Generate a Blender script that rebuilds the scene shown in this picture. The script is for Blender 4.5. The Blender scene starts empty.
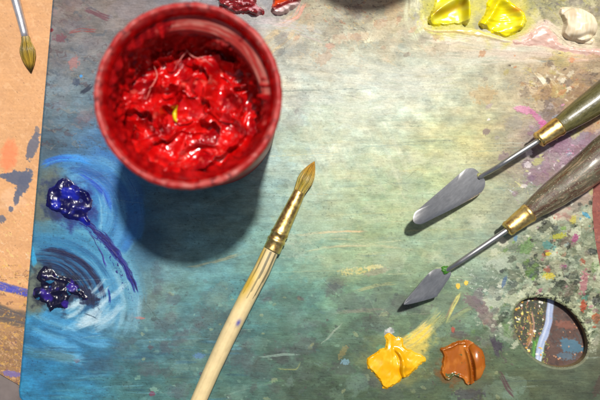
import bpy, math, numpy as np
from mathutils import Vector, Matrix

# ------------------------------------------------------------------ set-up
scene = bpy.context.scene
COL = scene.collection
MM = 0.001
TILT = math.radians(1.5)
FPX = 50.0/36.0*600.0
DIST = 0.389
cam_dir = np.array([0.0, math.sin(TILT), -math.cos(TILT)])      # looks slightly north
cam_up = np.array([0.0, math.cos(TILT), math.sin(TILT)])
CAM = -cam_dir*DIST

def P(px, py, z=0.0):
    """photograph pixel -> point of the real place on the level plane of height z (metres)"""
    px = np.asarray(px, dtype=np.float64); py = np.asarray(py, dtype=np.float64)
    a = (px-300.0)/FPX; b = (200.0-py)/FPX
    dx = a; dy = cam_dir[1]+b*cam_up[1]; dz = cam_dir[2]+b*cam_up[2]
    t = (z-CAM[2])/dz
    return np.stack([CAM[0]+dx*t, CAM[1]+dy*t, np.broadcast_to(z, t.shape)+0*t], -1)

def lin(c):
    c = np.asarray(c, dtype=np.float64)
    return np.where(c <= 0.04045, c/12.92, ((c+0.055)/1.055)**2.4)
K = 1.30
def alb(rgb):            # look of a sunlit colour (0..255) -> base colour
    return lin(np.asarray(rgb, dtype=np.float64)/255.0)/K

# ------------------------------------------------------------------ noise
_r = np.random.RandomState(7)
PERM = _r.permutation(512).astype(np.int64) & 255
PERM = np.concatenate([_r.permutation(256), _r.permutation(256)]).astype(np.int32)
_ang = _r.rand(256)*2*np.pi
GX = np.cos(_ang).astype(np.float32); GY = np.sin(_ang).astype(np.float32)
def perlin(x, y, seed=0):
    x = np.asarray(x, dtype=np.float32)+seed*17.31; y = np.asarray(y, dtype=np.float32)+seed*9.17
    xf = np.floor(x); yf = np.floor(y)
    xi = xf.astype(np.int32) & 255; yi = yf.astype(np.int32) & 255
    fx = x-xf; fy = y-yf
    u = fx*fx*fx*(fx*(fx*6-15)+10); v = fy*fy*fy*(fy*(fy*6-15)+10)
    x1 = (xi+1) & 255; y1 = (yi+1) & 255
    def g(ix, iy, ax, ay):
        h = PERM[(PERM[ix]+iy) & 511] & 255
        return GX[h]*ax+GY[h]*ay
    a = g(xi, yi, fx, fy); b = g(x1, yi, fx-1, fy); c = g(xi, y1, fx, fy-1); d = g(x1, y1, fx-1, fy-1)
    return ((a+(b-a)*u)*(1-v)+(c+(d-c)*u)*v)*1.5
def fbm(x, y, seed=0, o=4, g=0.5, l=2.03):
    s = 0; a = 1.0; n = 0
    for i in range(o):
        s = s+a*perlin(x, y, seed+i*3.7); n += a; a *= g; x = x*l; y = y*l
    return s/n*1.3
def ridge(x, y, seed=0, o=4, g=0.5):
    s = 0; a = 1.0; n = 0
    for i in range(o):
        s = s+a*(1-2*np.abs(perlin(x, y, seed+i*5.1))); n += a; a *= g; x = x*2.1; y = y*2.1
    return s/n
def sm(a, b, x):
    t = np.clip((x-a)/(b-a), 0, 1); return t*t*(3-2*t)

def poly_sdf(X, Y, poly):
    """signed distance to a closed polygon, negative inside"""
    p = np.asarray(poly, dtype=np.float64); n = len(p)
    d = np.full(X.shape, 1e18); s = np.zeros(X.shape, dtype=bool)
    for i in range(n):
        ax, ay = p[i]; bx, by = p[(i+1) % n]
        ex, ey = bx-ax, by-ay
        wx, wy = X-ax, Y-ay
        t = np.clip((wx*ex+wy*ey)/(ex*ex+ey*ey+1e-12), 0, 1)
        d = np.minimum(d, (wx-ex*t)**2+(wy-ey*t)**2)
        c = ((ay > Y) != (by > Y))
        if abs(ey) > 1e-12:
            s ^= c & (X < ex*(Y-ay)/ey+ax)
    d = np.sqrt(d)
    return np.where(s, -d, d)

def smooth_closed(pts, n=8):
    p = np.asarray(pts, dtype=np.float64); m = len(p); out = []
    for i in range(m):
        p0, p1, p2, p3 = p[i-1], p[i], p[(i+1) % m], p[(i+2) % m]
        for k in range(n):
            t = k/n
            out.append(0.5*((2*p1)+(-p0+p2)*t+(2*p0-5*p1+4*p2-p3)*t*t+(-p0+3*p1-3*p2+p3)*t**3))
    return np.array(out)
def smooth_open(pts, n=8):
    p = np.asarray(pts, dtype=np.float64); m = len(p); out = []
    for i in range(m-1):
        p0, p1, p2, p3 = p[max(i-1, 0)], p[i], p[i+1], p[min(i+2, m-1)]
        for k in range(n):
            t = k/n
            out.append(0.5*((2*p1)+(-p0+p2)*t+(2*p0-5*p1+4*p2-p3)*t*t+(-p0+3*p1-3*p2+p3)*t**3))
    out.append(p[-1]); return np.array(out)

# ------------------------------------------------------------------ a painted surface
class Canvas:
    def __init__(s, xs, ys):
        s.xs = np.asarray(xs, dtype=np.float64); s.ys = np.asarray(ys, dtype=np.float64)
        s.X, s.Y = np.meshgrid(s.xs, s.ys)
        s.c = np.zeros(s.X.shape+(3,), dtype=np.float32)
        s.h = np.zeros(s.X.shape, dtype=np.float32)      # relief in mm
        s.g = np.zeros(s.X.shape, dtype=np.float32)      # wetness
    def win(s, x0, y0, x1, y1):
        i0, i1 = np.searchsorted(s.xs, [x0, x1]); j0, j1 = np.searchsorted(s.ys, [y0, y1])
        return slice(j0, j1), slice(i0, i1)
    def put(s, w, m, col, relief=0, wet=0):
        m = np.clip(m, 0, 1)
        col = np.asarray(col, dtype=np.float32)
        if col.max() > 1.5: col = col/255.0
        s.c[w] = s.c[w]*(1-m[..., None])+col*m[..., None]
        s.h[w] += (relief*m).astype(np.float32)
        s.g[w] = s.g[w]*(1-m)+wet*m
    def stroke(s, pts, width, c1, c2=None, op=0.9, dry=0.35, seed=1, nb=None, relief=0.05, taper=0.25, wet=0, soft=0.35, wob=0.6):
        path = smooth_open(pts, 6); W = width
        x0, y0 = path.min(0)-W; x1, y1 = path.max(0)+W
        w = s.win(x0, y0, x1, y1)
        X = s.X[w]; Y = s.Y[w]
        if X.size == 0: return
        X = X+wob*perlin(X/9, Y/9, seed+.3); Y = Y+wob*perlin(X/9, Y/9, seed+.7)
        L = np.concatenate([[0], np.cumsum(np.hypot(*np.diff(path, axis=0).T))])
        best = np.full(X.shape, 1e9); S = np.zeros(X.shape); V = np.zeros(X.shape)
        for i in range(len(path)-1):
            a = path[i]; e = path[i+1]-a; l = np.hypot(*e)+1e-9
            t = np.clip(((X-a[0])*e[0]+(Y-a[1])*e[1])/l/l, 0, 1)
            dx = X-a[0]-e[0]*t; dy = Y-a[1]-e[1]*t
            d = dx*dx+dy*dy; b = d < best
            best = np.where(b, d, best); S = np.where(b, L[i]+t*l, S)
            V = np.where(b, np.sign(dx*e[1]-dy*e[0])*np.sqrt(d), V)
        tot = L[-1]; half = W/2
        nb = nb or W/2.0
        v = V/half
        br = fbm(v*nb/2, S/26.0, seed, 3, 0.6)*0.9+0.5
        br2 = fbm(v*nb/3.5, S/60.0, seed+11, 2)*0.9+0.5
        endn = 10*perlin(v*nb/3, v*0+seed, seed)
        ends = sm(0, tot*taper+2, S+endn*0.5+1)*(1-sm(tot*(1-taper)-2, tot, S+endn*0.5))if taper > 0 else 1.0
        edge = 1-sm(1-soft, 1.0, np.abs(v)+0.15*(br-0.5))
        m = edge*sm(dry-0.18, dry+0.22, br*(0.45+0.55*ends)+0.12*ends)*np.clip(ends*2.2, 0, 1)*op
        c1 = np.asarray(c1, dtype=np.float32)/255; c2 = c1 if c2 is None else np.asarray(c2, dtype=np.float32)/255
        mix = sm(0.3, 0.7, br2)[..., None]
        s.put(w, m, (c1*(1-mix)+c2*mix)+1e-6, 0, wet)
        s.h[w] += (relief*m*(br-0.3)).astype(np.float32)
    def blob(s, cx, cy, rx, ry, ang, c, op=0.9, rag=0.5, seed=1, hard=0.12, relief=0.03, sc=1.0, wet=0, c2=None):
        R = max(rx, ry)*1.8+2; w = s.win(cx-R, cy-R, cx+R, cy+R)
        X = s.X[w]; Y = s.Y[w]
        if X.size == 0: return
        a = math.radians(ang); u = ((X-cx)*math.cos(a)+(Y-cy)*math.sin(a))/rx; v = (-(X-cx)*math.sin(a)+(Y-cy)*math.cos(a))/ry
        f = max(2.0, min(rx, ry)*0.7)*sc
        d = np.sqrt(u*u+v*v)+rag*fbm(X/f, Y/f, seed, 4, 0.6)
        m = 1-sm(1-hard, 1+hard, d)
        col = np.asarray(c, dtype=np.float32)/255
        if c2 is not None:
            t = sm(-.3, .3, fbm(X/f/1.4, Y/f/1.4, seed+5, 3))[..., None]; col = col*(1-t)+np.asarray(c2, dtype=np.float32)/255*t
        s.put(w, m*op, col+1e-6, relief, wet)
    def scumble(s, box, mask, cols, f, thr, op, seed, stretch=1.0, relief=0.05, hard=0.06, ang=0.0):
        w = s.win(*box); X = s.X[w]; Y = s.Y[w]; M = mask(X, Y)
        ca, sa = math.cos(math.radians(ang)), math.sin(math.radians(ang))
        U = X*ca+Y*sa; Vv = -X*sa+Y*ca
        for k, c in enumerate(cols):
            sd = seed+k*4.3
            wx = fbm(X/f/1.2, Y/f/1.2, sd+2, 2)*0.8
            n = fbm(U/f/stretch+wx, Vv/f+wx, sd, 4, 0.62)
            m = sm(thr-hard, thr+hard, n+0.42*(M-1))*np.clip(M*1.5, 0, 1)
            s.put(w, m*op, np.asarray(c, dtype=np.float32)/255, relief)

def rbf_colour(X, Y, pts, sig):
    """smooth colour field through hand-picked colours"""
    num = np.zeros(X.shape+(3,)); den = np.zeros(X.shape)+1e-9
    for x, y, r, g, b in pts:
        w = np.exp(-((X-x)**2+(Y-y)**2)/(2*sig*sig))+2e-4/(1+((X-x)**2+(Y-y)**2)/2000.0)**2
        num += w[..., None]*np.array([r, g, b]); den += w
    return (num/den[..., None]/255).astype(np.float32)

# ------------------------------------------------------------------ objects
def tag(o, label=None, cat=None, group=None, kind=None):
    if label: o['label'] = label
    if cat: o['category'] = cat
    if group: o['group'] = group
    if kind: o['kind'] = kind
    return o
def thing(name, label, cat, loc, group=None):
    o = bpy.data.objects.new(name, None); COL.objects.link(o); o.empty_display_size = 0.01
    o.location = loc; tag(o, label, cat, group); return o
def mesh_obj(name, verts, faces, mat, parent=None, colors=None, smooth=True, loc=(0, 0, 0), wet=None):
    """faces: (n,4) array or list of lists"""
    v = np.asarray(verts, dtype=np.float64)
    off = np.array(parent.location) if parent is not None else np.array(loc)
    v = v-off
    me = bpy.data.meshes.new(name)
    if isinstance(faces, np.ndarray):
        nf = len(faces); k = faces.shape[1]
        me.vertices.add(len(v)); me.vertices.foreach_set('co', v.astype(np.float32).ravel())
        me.loops.add(nf*k); me.loops.foreach_set('vertex_index', faces.astype(np.int32).ravel())
        me.polygons.add(nf)
        me.polygons.foreach_set('loop_start', np.arange(0, nf*k, k, dtype=np.int32))
        me.polygons.foreach_set('loop_total', np.full(nf, k, dtype=np.int32))
        me.update(calc_edges=True)
    else:
        me.from_pydata([tuple(a) for a in v], [], [tuple(f) for f in faces])
    if smooth: me.polygons.foreach_set('use_smooth', np.ones(len(me.polygons), dtype=bool))
    if colors is not None:
        a = me.color_attributes.new('paint', 'FLOAT_COLOR', 'POINT')
        c = np.ones((len(v), 4), dtype=np.float32); c[:, :3] = np.clip(colors, 0.0, 1.0)
        if wet is not None: c[:, 3] = wet
        a.data.foreach_set('color', c.ravel())
    me.materials.append(mat); me.validate(); me.update()
    o = bpy.data.objects.new(name, me); COL.objects.link(o)
    if parent is not None: o.parent = parent
    else: o.location = loc
    return o

def grid_faces(nr, nc, keep=None, wrap=False):
    idx = np.arange(nr*nc).reshape(nr, nc)
    if wrap:
        idx = np.concatenate([idx, idx[:, :1]], 1)
    f = np.stack([idx[:-1, :-1], idx[1:, :-1], idx[1:, 1:], idx[:-1, 1:]], -1).reshape(-1, 4)
    if keep is not None: f = f[keep.ravel()]
    return f
def compact(verts, faces, *attrs):
    used = np.unique(faces); mp = np.zeros(len(verts), dtype=np.int64); mp[used] = np.arange(len(used))
    return (verts[used], mp[faces])+tuple(a[used] for a in attrs)

def sweep(path, radii, seg=28, squash=1.0, noise=0.0, nf=300, cap=True, seed=1, tip=0):
    """round bar along a 3-D path; returns verts, faces"""
    path = np.asarray(path, dtype=np.float64); n = len(path); radii = np.broadcast_to(radii, (n,))
    V = []; 
    for i in range(n):
        t = path[min(i+1, n-1)]-path[max(i-1, 0)]; t = t/(np.linalg.norm(t)+1e-12)
        up = np.array([0, 0, 1.0]); sd = np.cross(t, up); sd /= np.linalg.norm(sd)+1e-12; u2 = np.cross(sd, t)
        a = np.arange(seg)/seg*2*np.pi
        s_al = np.linalg.norm(path[i]-path[0])
        r = radii[i]*(1+noise*fbm(np.cos(a)*1.5+s_al*nf*0.4, np.sin(a)*1.5+s_al*nf*0.4+7, seed, 3))
        V.append(path[i]+np.outer(np.cos(a)*r, sd)+np.outer(np.sin(a)*r*squash, u2))
    V = np.concatenate(V); F = grid_faces(n, seg, wrap=True)[:, ::-1]
    if cap:
        V = np.concatenate([V, path[:1], path[-1:]]); a = np.arange(seg); b = (a+1) % seg
        c0 = np.stack([a, b, np.full(seg, n*seg), np.full(seg, n*seg)], -1)
        Fl = [tuple(f) for f in F]+[(int(b[i]), int(a[i]), n*seg) for i in range(seg)]
        e = (n-1)*seg
        Fl += [(int(e+a[i]), int(e+b[i]), n*seg+1) for i in range(seg)]
        return V, Fl
    return V, F

# ------------------------------------------------------------------ materials
def new_mat(name):
    m = bpy.data.materials.new(name); m.use_nodes = True
    nt = m.node_tree; b = nt.nodes['Principled BSDF']; return m, nt, b
def N(nt, t, **kw):
    n = nt.nodes.new(t)
    for k, v in kw.items():
        if k in n.inputs.keys() if hasattr(n.inputs, 'keys') else False: n.inputs[k].default_value = v
        else: setattr(n, k, v)
    return n
def noise_node(nt, scale, detail=4, rough=0.6, mapscale=(1, 1, 1), dist=0.0, rot=(0, 0, 0), along=None):
    tc = nt.nodes.new('ShaderNodeTexCoord'); mp = nt.nodes.new('ShaderNodeMapping')
    if along is not None: mp.vector_type = 'TEXTURE'; mapscale = (6, 1, 1); rot = (0, 0, math.radians(along))
    mp.inputs['Scale'].default_value = mapscale; mp.inputs['Rotation'].default_value = rot
    nt.links.new(tc.outputs['Object'], mp.inputs['Vector'])
    n = nt.nodes.new('ShaderNodeTexNoise'); n.inputs['Scale'].default_value = scale
    n.inputs['Detail'].default_value = detail; n.inputs['Roughness'].default_value = rough
    n.inputs['Distortion'].default_value = dist
    nt.links.new(mp.outputs['Vector'], n.inputs['Vector']); return n
def ramp(nt, src, stops):
    r = nt.nodes.new('ShaderNodeValToRGB'); nt.links.new(src, r.inputs['Fac'])
    els = r.color_ramp.elements
    while len(els) < len(stops): els.new(0.5)
    for e, (p, c) in zip(els, stops):
        e.position = p; e.color = (c[0], c[1], c[2], 1)
    return r
def maprange(nt, src, a, b, c, d):
    r = nt.nodes.new('ShaderNodeMapRange'); nt.links.new(src, r.inputs['Value'])
    for k, v in zip(('From Min', 'From Max', 'To Min', 'To Max'), (a, b, c, d)): r.inputs[k].default_value = v
    return r
def mult(nt, a, b, fac=1.0, mode='MULTIPLY'):
    m = nt.nodes.new('ShaderNodeMix'); m.data_type = 'RGBA'; m.blend_type = mode
    m.inputs[0].default_value = fac; nt.links.new(a, m.inputs[6]); nt.links.new(b, m.inputs[7]); return m.outputs[2]
def bump(nt, b, src, strength, dist, prev=None):
    bp = nt.nodes.new('ShaderNodeBump'); bp.inputs['Strength'].default_value = strength; bp.inputs['Distance'].default_value = dist
    nt.links.new(src, bp.inputs['Height'])
    if prev is not None: nt.links.new(prev.outputs['Normal'], bp.inputs['Normal'])
    nt.links.new(bp.outputs['Normal'], b.inputs['Normal']); return bp

def paint_mat(name, rough=0.5, wetrough=0.15, grain=True, coat=0.0, spec=0.5, sub=0.0):
    """vertex-painted dried oil paint; alpha of the attribute = wetness"""
    m, nt, b = new_mat(name)
    at = nt.nodes.new('ShaderNodeAttribute'); at.attribute_name = 'paint'
    col = at.outputs['Color']
    n1 = noise_node(nt, 900, 5, 0.7)
    mr = maprange(nt, n1.outputs['Fac'], 0.3, 0.7, 0.94, 1.05)
    cmb = nt.nodes.new('ShaderNodeCombineColor')
    for i in range(3): nt.links.new(mr.outputs['Result'], cmb.inputs[i])
    if grain:
        col = mult(nt, col, cmb.outputs['Color'])
        n2 = noise_node(nt, 260, 5, 0.65, (0.12, 3.2, 1), 0.3)
        mr2 = maprange(nt, n2.outputs['Fac'], 0.3, 0.7, 0.93, 1.05)
        cm2 = nt.nodes.new('ShaderNodeCombineColor')
        for i in range(3): nt.links.new(mr2.outputs['Result'], cm2.inputs[i])
        col = mult(nt, col, cm2.outputs['Color'])
    nt.links.new(col, b.inputs['Base Color'])
    n3 = noise_node(nt, 150, 5, 0.6)
    rr = maprange(nt, n3.outputs['Fac'], 0.3, 0.7, rough-0.1, rough+0.12)
    mx = nt.nodes.new('ShaderNodeMix'); mx.data_type = 'FLOAT'
    nt.links.new(at.outputs['Alpha'], mx.inputs[0]); nt.links.new(rr.outputs['Result'], mx.inputs[2]); mx.inputs[3].default_value = wetrough
    nt.links.new(mx.outputs[0], b.inputs['Roughness'])
    b.inputs['Specular IOR Level'].default_value = spec
    if coat: b.inputs['Coat Weight'].default_value = coat; b.inputs['Coat Roughness'].default_value = 0.08
    if sub:
        b.inputs['Subsurface Weight'].default_value = sub; b.inputs['Subsurface Radius'].default_value = (1, .25, .15); b.inputs['Subsurface Scale'].default_value = 0.0012
    if grain:
        p = bump(nt, b, n2.outputs['Fac'], 0.2, 0.0002)
        bump(nt, b, n1.outputs['Fac'], 0.2, 0.0001, p)
    else:
        bump(nt, b, n1.outputs['Fac'], 0.06, 0.0001)
    return m

M_board = paint_mat('dried_paint_on_plywood', 0.56, 0.2, spec=.33)
M_under = paint_mat('painted_hardboard', 0.62, 0.2)
M_wet = paint_mat('thick_oil_paint', 0.34, 0.14, grain=False, spec=0.5)

M_edge, nt, b = new_mat('plywood_edge')
n = noise_node(nt, 120, 5, 0.6, (1, 1, 12))
r = ramp(nt, n.outputs['Fac'], [(0.3, alb((120, 95, 62))), (0.7, alb((196, 176, 130)))])
nt.links.new(r.outputs['Color'], b.inputs['Base Color']); b.inputs['Roughness'].default_value = 0.7

# ------------------------------------------------------------------ the palette board
def arange2(a, b, st): return np.arange(a, b, st)
xs = np.concatenate([arange2(-6, 607, 0.44), arange2(607, 640, 1.5)])
ys = np.concatenate([arange2(-200, -8, 2.5), arange2(-8, 406, 0.44)])
C = Canvas(xs, ys)
X, Y = C.X, C.Y
BASE = [  # palest colours, at upper centre, have the sun glare painted in
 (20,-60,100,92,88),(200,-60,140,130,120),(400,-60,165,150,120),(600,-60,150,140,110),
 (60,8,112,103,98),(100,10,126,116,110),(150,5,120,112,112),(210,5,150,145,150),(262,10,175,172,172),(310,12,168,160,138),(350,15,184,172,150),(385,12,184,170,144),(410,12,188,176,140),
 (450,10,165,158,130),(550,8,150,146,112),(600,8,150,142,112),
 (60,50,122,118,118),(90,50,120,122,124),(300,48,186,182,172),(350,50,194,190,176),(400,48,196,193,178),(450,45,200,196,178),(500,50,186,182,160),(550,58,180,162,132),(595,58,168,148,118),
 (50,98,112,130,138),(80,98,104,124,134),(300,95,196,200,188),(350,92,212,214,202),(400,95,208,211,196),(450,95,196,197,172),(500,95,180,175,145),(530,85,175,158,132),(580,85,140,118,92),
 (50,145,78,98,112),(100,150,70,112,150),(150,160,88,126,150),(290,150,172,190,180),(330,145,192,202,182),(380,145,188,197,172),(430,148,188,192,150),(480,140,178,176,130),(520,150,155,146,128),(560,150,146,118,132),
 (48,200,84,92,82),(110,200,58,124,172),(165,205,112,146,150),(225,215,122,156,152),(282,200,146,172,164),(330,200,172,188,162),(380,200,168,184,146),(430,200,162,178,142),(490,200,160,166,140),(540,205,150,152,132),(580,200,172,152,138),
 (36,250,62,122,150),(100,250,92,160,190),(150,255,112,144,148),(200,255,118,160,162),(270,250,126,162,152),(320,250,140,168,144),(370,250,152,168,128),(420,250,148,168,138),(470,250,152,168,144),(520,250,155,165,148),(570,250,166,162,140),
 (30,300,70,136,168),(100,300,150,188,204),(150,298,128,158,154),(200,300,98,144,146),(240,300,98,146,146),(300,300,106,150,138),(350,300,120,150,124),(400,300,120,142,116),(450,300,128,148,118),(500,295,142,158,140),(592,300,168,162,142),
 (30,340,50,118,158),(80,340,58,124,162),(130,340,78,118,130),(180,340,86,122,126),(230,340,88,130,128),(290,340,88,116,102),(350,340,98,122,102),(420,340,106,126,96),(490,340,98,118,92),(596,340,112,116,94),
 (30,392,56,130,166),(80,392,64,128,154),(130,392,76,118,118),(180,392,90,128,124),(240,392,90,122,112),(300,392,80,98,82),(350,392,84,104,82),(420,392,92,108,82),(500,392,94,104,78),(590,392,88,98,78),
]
wx = 10*fbm(X/40, Y/22, 3, 3); wy = 7*fbm(X/45, Y/20, 5, 3)
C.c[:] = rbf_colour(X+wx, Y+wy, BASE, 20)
C.c *= (1-.08*sm(120, 360, Y))[..., None].astype(np.float32)          # vignette painted in: colours darken toward the bottom
lum = C.c.mean(-1, keepdims=True); C.c[:] = np.clip(lum+(C.c-lum)*1.18, 0, 1)
# broad and fine horizontal wiped streaks, cloudy mottling
def tone(a, amount):
    amount = np.asarray(amount, dtype=np.float32)[..., None] if np.ndim(amount) else amount
    C.c[:] = C.c*(1+amount*a[..., None]).astype(np.float32)
slope = Y-0.03*X
tone(fbm(X/70, slope/6, 21, 3, 0.5), 0.05)
tone(fbm((X+wx)/34, (Y+wy)/20, 22, 4, 0.6), 1.0*(.10+.09*sm(240, 330, Y)+.07*(X < 130)))
tone(fbm(X/26, slope/1.8, 23, 3, 0.6), 0.045)
tone(fbm(X/9, slope/0.9, 25, 2, 0.6), 0.04)
tone(fbm(X/16, Y/11, 27, 5, 0.62), 0.16)
hs = fbm(X/24, Y/14, 31, 4, 0.6)
C.c[..., 0] *= 1+0.06*hs; C.c[..., 2] *= 1-0.05*hs
hs = .2*fbm(X/60, slope/2.4, 33, 3, 0.6)
C.c[..., 0] *= 1+0.03*hs; C.c[..., 2] *= 1-0.035*hs
C.h += 0.018*fbm(X/22, slope/1.6, 35, 3, 0.6)+0.03*fbm(X/5, Y/3.5, 37, 3)
def pt(cx, cy, sx, sy): return lambda A, B: np.exp(-(((A-cx)/sx)**2+((B-cy)/sy)**2))
full = lambda A, B: np.ones(A.shape)
# small cream/teal/dark flecks over everything
C.scumble((10, -8, 607, 406), full, [(210, 208, 170)], 6, 0.78, 0.12, 40, 3.5, 0.02)
C.scumble((150, 180, 460, 406), full, [(150, 200, 170), (200, 200, 150)], 8, 0.66, 0.05, 44, 4, 0.02)
C.scumble((60, 280, 330, 406), full, [(70, 72, 88), (60, 110, 150), (150, 190, 200)], 9, 0.56, 0.16, 47, 1.8, 0.02)
C.scumble((150, 220, 500, 406), pt(330, 360, 190, 60), [(60, 74, 66), (86, 80, 84), (130, 170, 140)], 11, 0.42, 0.16, 51, 1.6, 0.02)
C.scumble((230, 20, 480, 100), pt(350, 45, 110, 34), [(226, 196, 172), (232, 226, 204), (176, 170, 158), (212, 186, 150)], 9, 0.28, 0.4, 54, 1.5, 0.04)
C.scumble((40, -8, 110, 150), full, [(86, 60, 66), (140, 130, 120), (70, 84, 100)], 9, 0.38, 0.4, 58, 2.0, 0.02)
# long grain lines / cream streaks in the middle
rs = np.random.RandomState(12)
for k in range(70):
    x0 = rs.uniform(255, 480); y0 = rs.uniform(105, 315); L = rs.uniform(25, 110)
    c = [(226, 214, 160), (232, 222, 186), (206, 186, 128), (128, 158, 140)][rs.randint(4)]
    C.stroke([(x0, y0), (x0+L*.5, y0-0.02*L+rs.uniform(-1.5, 1.5)), (x0+L, y0-0.04*L+rs.uniform(-2, 2))], rs.uniform(0.9, 1.8), c, op=rs.uniform(.12, .38), dry=.42, seed=60+k, nb=3, relief=0.02)
for k in range(60):
    x0 = rs.uniform(20, 560); y0 = rs.uniform(60, 400); L = rs.uniform(15, 80)
    c = [(60, 80, 86), (90, 104, 96), (176, 196, 186), (110, 140, 140)][rs.randint(4)]
    C.stroke([(x0, y0), (x0+L*.5, y0-0.02*L+rs.uniform(-1, 1)), (x0+L, y0-0.03*L)], rs.uniform(0.9, 2.2), c, op=rs.uniform(.15, .4), dry=.42, seed=160+k, nb=3, relief=-0.02)
C.stroke([(292, 236), (330, 232), (372, 231)], 2.6, (226, 190, 140), op=.75, dry=.35, seed=8, nb=3)
C.stroke([(296, 255), (330, 247), (380, 246), (425, 252)], 3.2, (214, 196, 150), (190, 180, 130), op=.6, dry=.4, seed=9, nb=3)
C.stroke([(186, 268), (215, 262), (245, 252)], 4, (190, 170, 120), op=.45, dry=.4, seed=10, nb=4)
C.blob(355, 271, 16, 3.5, -4, (214, 198, 120), .75, .7, 12, c2=(150, 170, 120))
C.blob(376, 272, 13, 3.0, -14, (150, 142, 118), .6, .7, 13)
C.blob(374, 267, 10, 2, -5, (226, 206, 140), .6, .8, 14)
C.stroke([(352, 292), (380, 285), (400, 283)], 4, (214, 190, 120), op=.4, dry=.4, seed=15, nb=4)
C.stroke([(330, 314), (352, 311), (395, 310)], 5, (150, 130, 118), op=.45, dry=.42, seed=16, nb=4)
# long pale band, faint diagonal wipes
for k in range(26):
    x0 = rs.uniform(290, 400); y0 = rs.uniform(96, 160)
    C.stroke([(x0, y0), (x0+12, y0+22), (x0+20, y0+46)], rs.uniform(2, 6), (228, 226, 200) if k % 2 else (168, 182, 164), op=.20, dry=.35, seed=300+k, relief=.02)
C.stroke([(286, 92), (310, 104), (350, 112), (400, 100)], 26, (214, 218, 206), (196, 206, 192), op=.5, dry=.3, seed=18)
C.stroke([(288, 60), (330, 64), (400, 80), (470, 76)], 34, (206, 204, 196), (222, 216, 200), op=.45, dry=.3, seed=19)
# upper strip
C.stroke([(300, 14), (284, 34), (262, 52)], 30, (222, 186, 132), (206, 196, 170), op=.55, dry=.32, seed=20)
C.stroke([(304, 0), (296, 16), (272, 28)], 8, (240, 150, 130), (226, 200, 190), op=.8, dry=.3, seed=22)
C.stroke([(252, 22), (290, 26), (330, 40)], 14, (206, 184, 190), (196, 196, 196), op=.6, dry=.3, seed=26)
C.blob(340, 38, 13, 5, -10, (224, 186, 160), .7, .8, 24, c2=(232, 220, 196))
C.blob(374, 39, 10, 3, -10, (246, 232, 200), .9, .7, 25, relief=.12)
C.blob(392, 14, 8, 14, 10, (206, 170, 128), .6, .8, 27)
C.blob(330, 46, 5, 3, 0, (226, 160, 140), .6, .7, 28)
C.scumble((280, -8, 430, 60), pt(350, 12, 60, 24), [(226, 190, 130), (190, 130, 100), (120, 104, 92), (196, 180, 150)], 4.5, .30, .6, 72, 1.3, .05)
# yellow smear behind the yellow daubs
C.stroke([(420, -10), (419, 10), (424, 30), (446, 36), (480, 38)], 12, (246, 232, 120), (240, 236, 190), op=.8, dry=.25, seed=30, relief=.1, wet=.3)
C.stroke([(414, -8), (413, 20), (422, 40)], 20, (228, 226, 190), (214, 208, 176), op=.7, dry=.25, seed=31)
C.blob(470, 8, 40, 22, 0, (150, 146, 118), .75, .5, 32, .3, c2=(188, 182, 130))
C.blob(440, 24, 20, 7, 5, (236, 220, 170), .9, .6, 34, relief=.1, c2=(240, 226, 110))
C.stroke([(418, 34), (450, 38), (500, 44), (545, 46)], 16, (236, 218, 200), (226, 214, 192), op=.9, dry=.2, seed=33, relief=.2)
C.stroke([(420, 52), (470, 56), (520, 54), (560, 56)], 22, (206, 204, 184), (220, 206, 184), op=.6, dry=.3, seed=35)
C.stroke([(404, 20), (408, 44), (420, 56), (450, 58)], 6, (180, 170, 150), (196, 190, 168), op=.5, dry=.35, seed=36)
# pink ridge
for k in range(26):
    x0 = rs.uniform(424, 570); y0 = rs.uniform(34, 52)+.04*(x0-424); L = rs.uniform(24, 60)
    C.stroke([(x0, y0), (x0+L*.5, y0+2), (x0+L, y0+3)], rs.uniform(5, 12), [(222, 204, 180), (210, 186, 166), (200, 196, 172), (214, 194, 156)][k % 4], op=.5, dry=.15, seed=1320+k, relief=.12, soft=.7, nb=7)
C.stroke([(508, 42), (524, 38), (536, 30), (545, 26), (556, 34), (574, 46), (604, 50)], 15, (236, 204, 192), (226, 190, 178), op=.95, dry=.1, seed=37, relief=.5, wet=.3)
C.stroke([(536, 28), (548, 27), (558, 38)], 4, (206, 166, 140), (240, 214, 200), op=.8, dry=.3, seed=38, relief=.2)
C.scumble((500, -8, 607, 60), pt(560, 10, 60, 26), [(170, 164, 60), (96, 84, 96), (196, 190, 130), (130, 126, 90)], 6, .32, .6, 80, 1.0, .06)
C.stroke([(556, 52), (572, 56), (584, 58)], 7, (240, 204, 110), op=.8, dry=.3, seed=39, relief=.1)
C.stroke([(560, 60), (590, 56), (606, 56)], 12, (226, 186, 160), (206, 160, 120), op=.7, dry=.3, seed=41, relief=.1)
# right side tangles
C.scumble((480, 45, 607, 140), pt(560, 88, 60, 34), [(206, 160, 92), (150, 112, 84), (196, 182, 100), (120, 96, 80), (222, 212, 184)], 9, .30, .55, 90, 1.5, .06, ang=-20)
C.stroke([(536, 72), (546, 84), (552, 96)], 6, (236, 232, 206), op=.85, dry=.35, seed=42, relief=.2)
C.stroke([(549, 78), (556, 86), (560, 94)], 5, (232, 230, 196), op=.7, dry=.4, seed=43, relief=.15)
C.scumble((490, 90, 607, 240), pt(556, 150, 48, 44), [(136, 98, 124), (170, 146, 158), (116, 92, 108), (166, 168, 166)], 9, .28, .42, 96, 1.0, .06)
C.blob(525, 110, 11, 3.6, 12, (210, 136, 170), .85, .6, 44, relief=.15)
C.blob(537, 117, 9, 3, 45, (196, 116, 156), .8, .6, 45, relief=.15)
C.blob(543, 124, 4, 4, 0, (206, 100, 160), .9, .6, 46, relief=.1)
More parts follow.
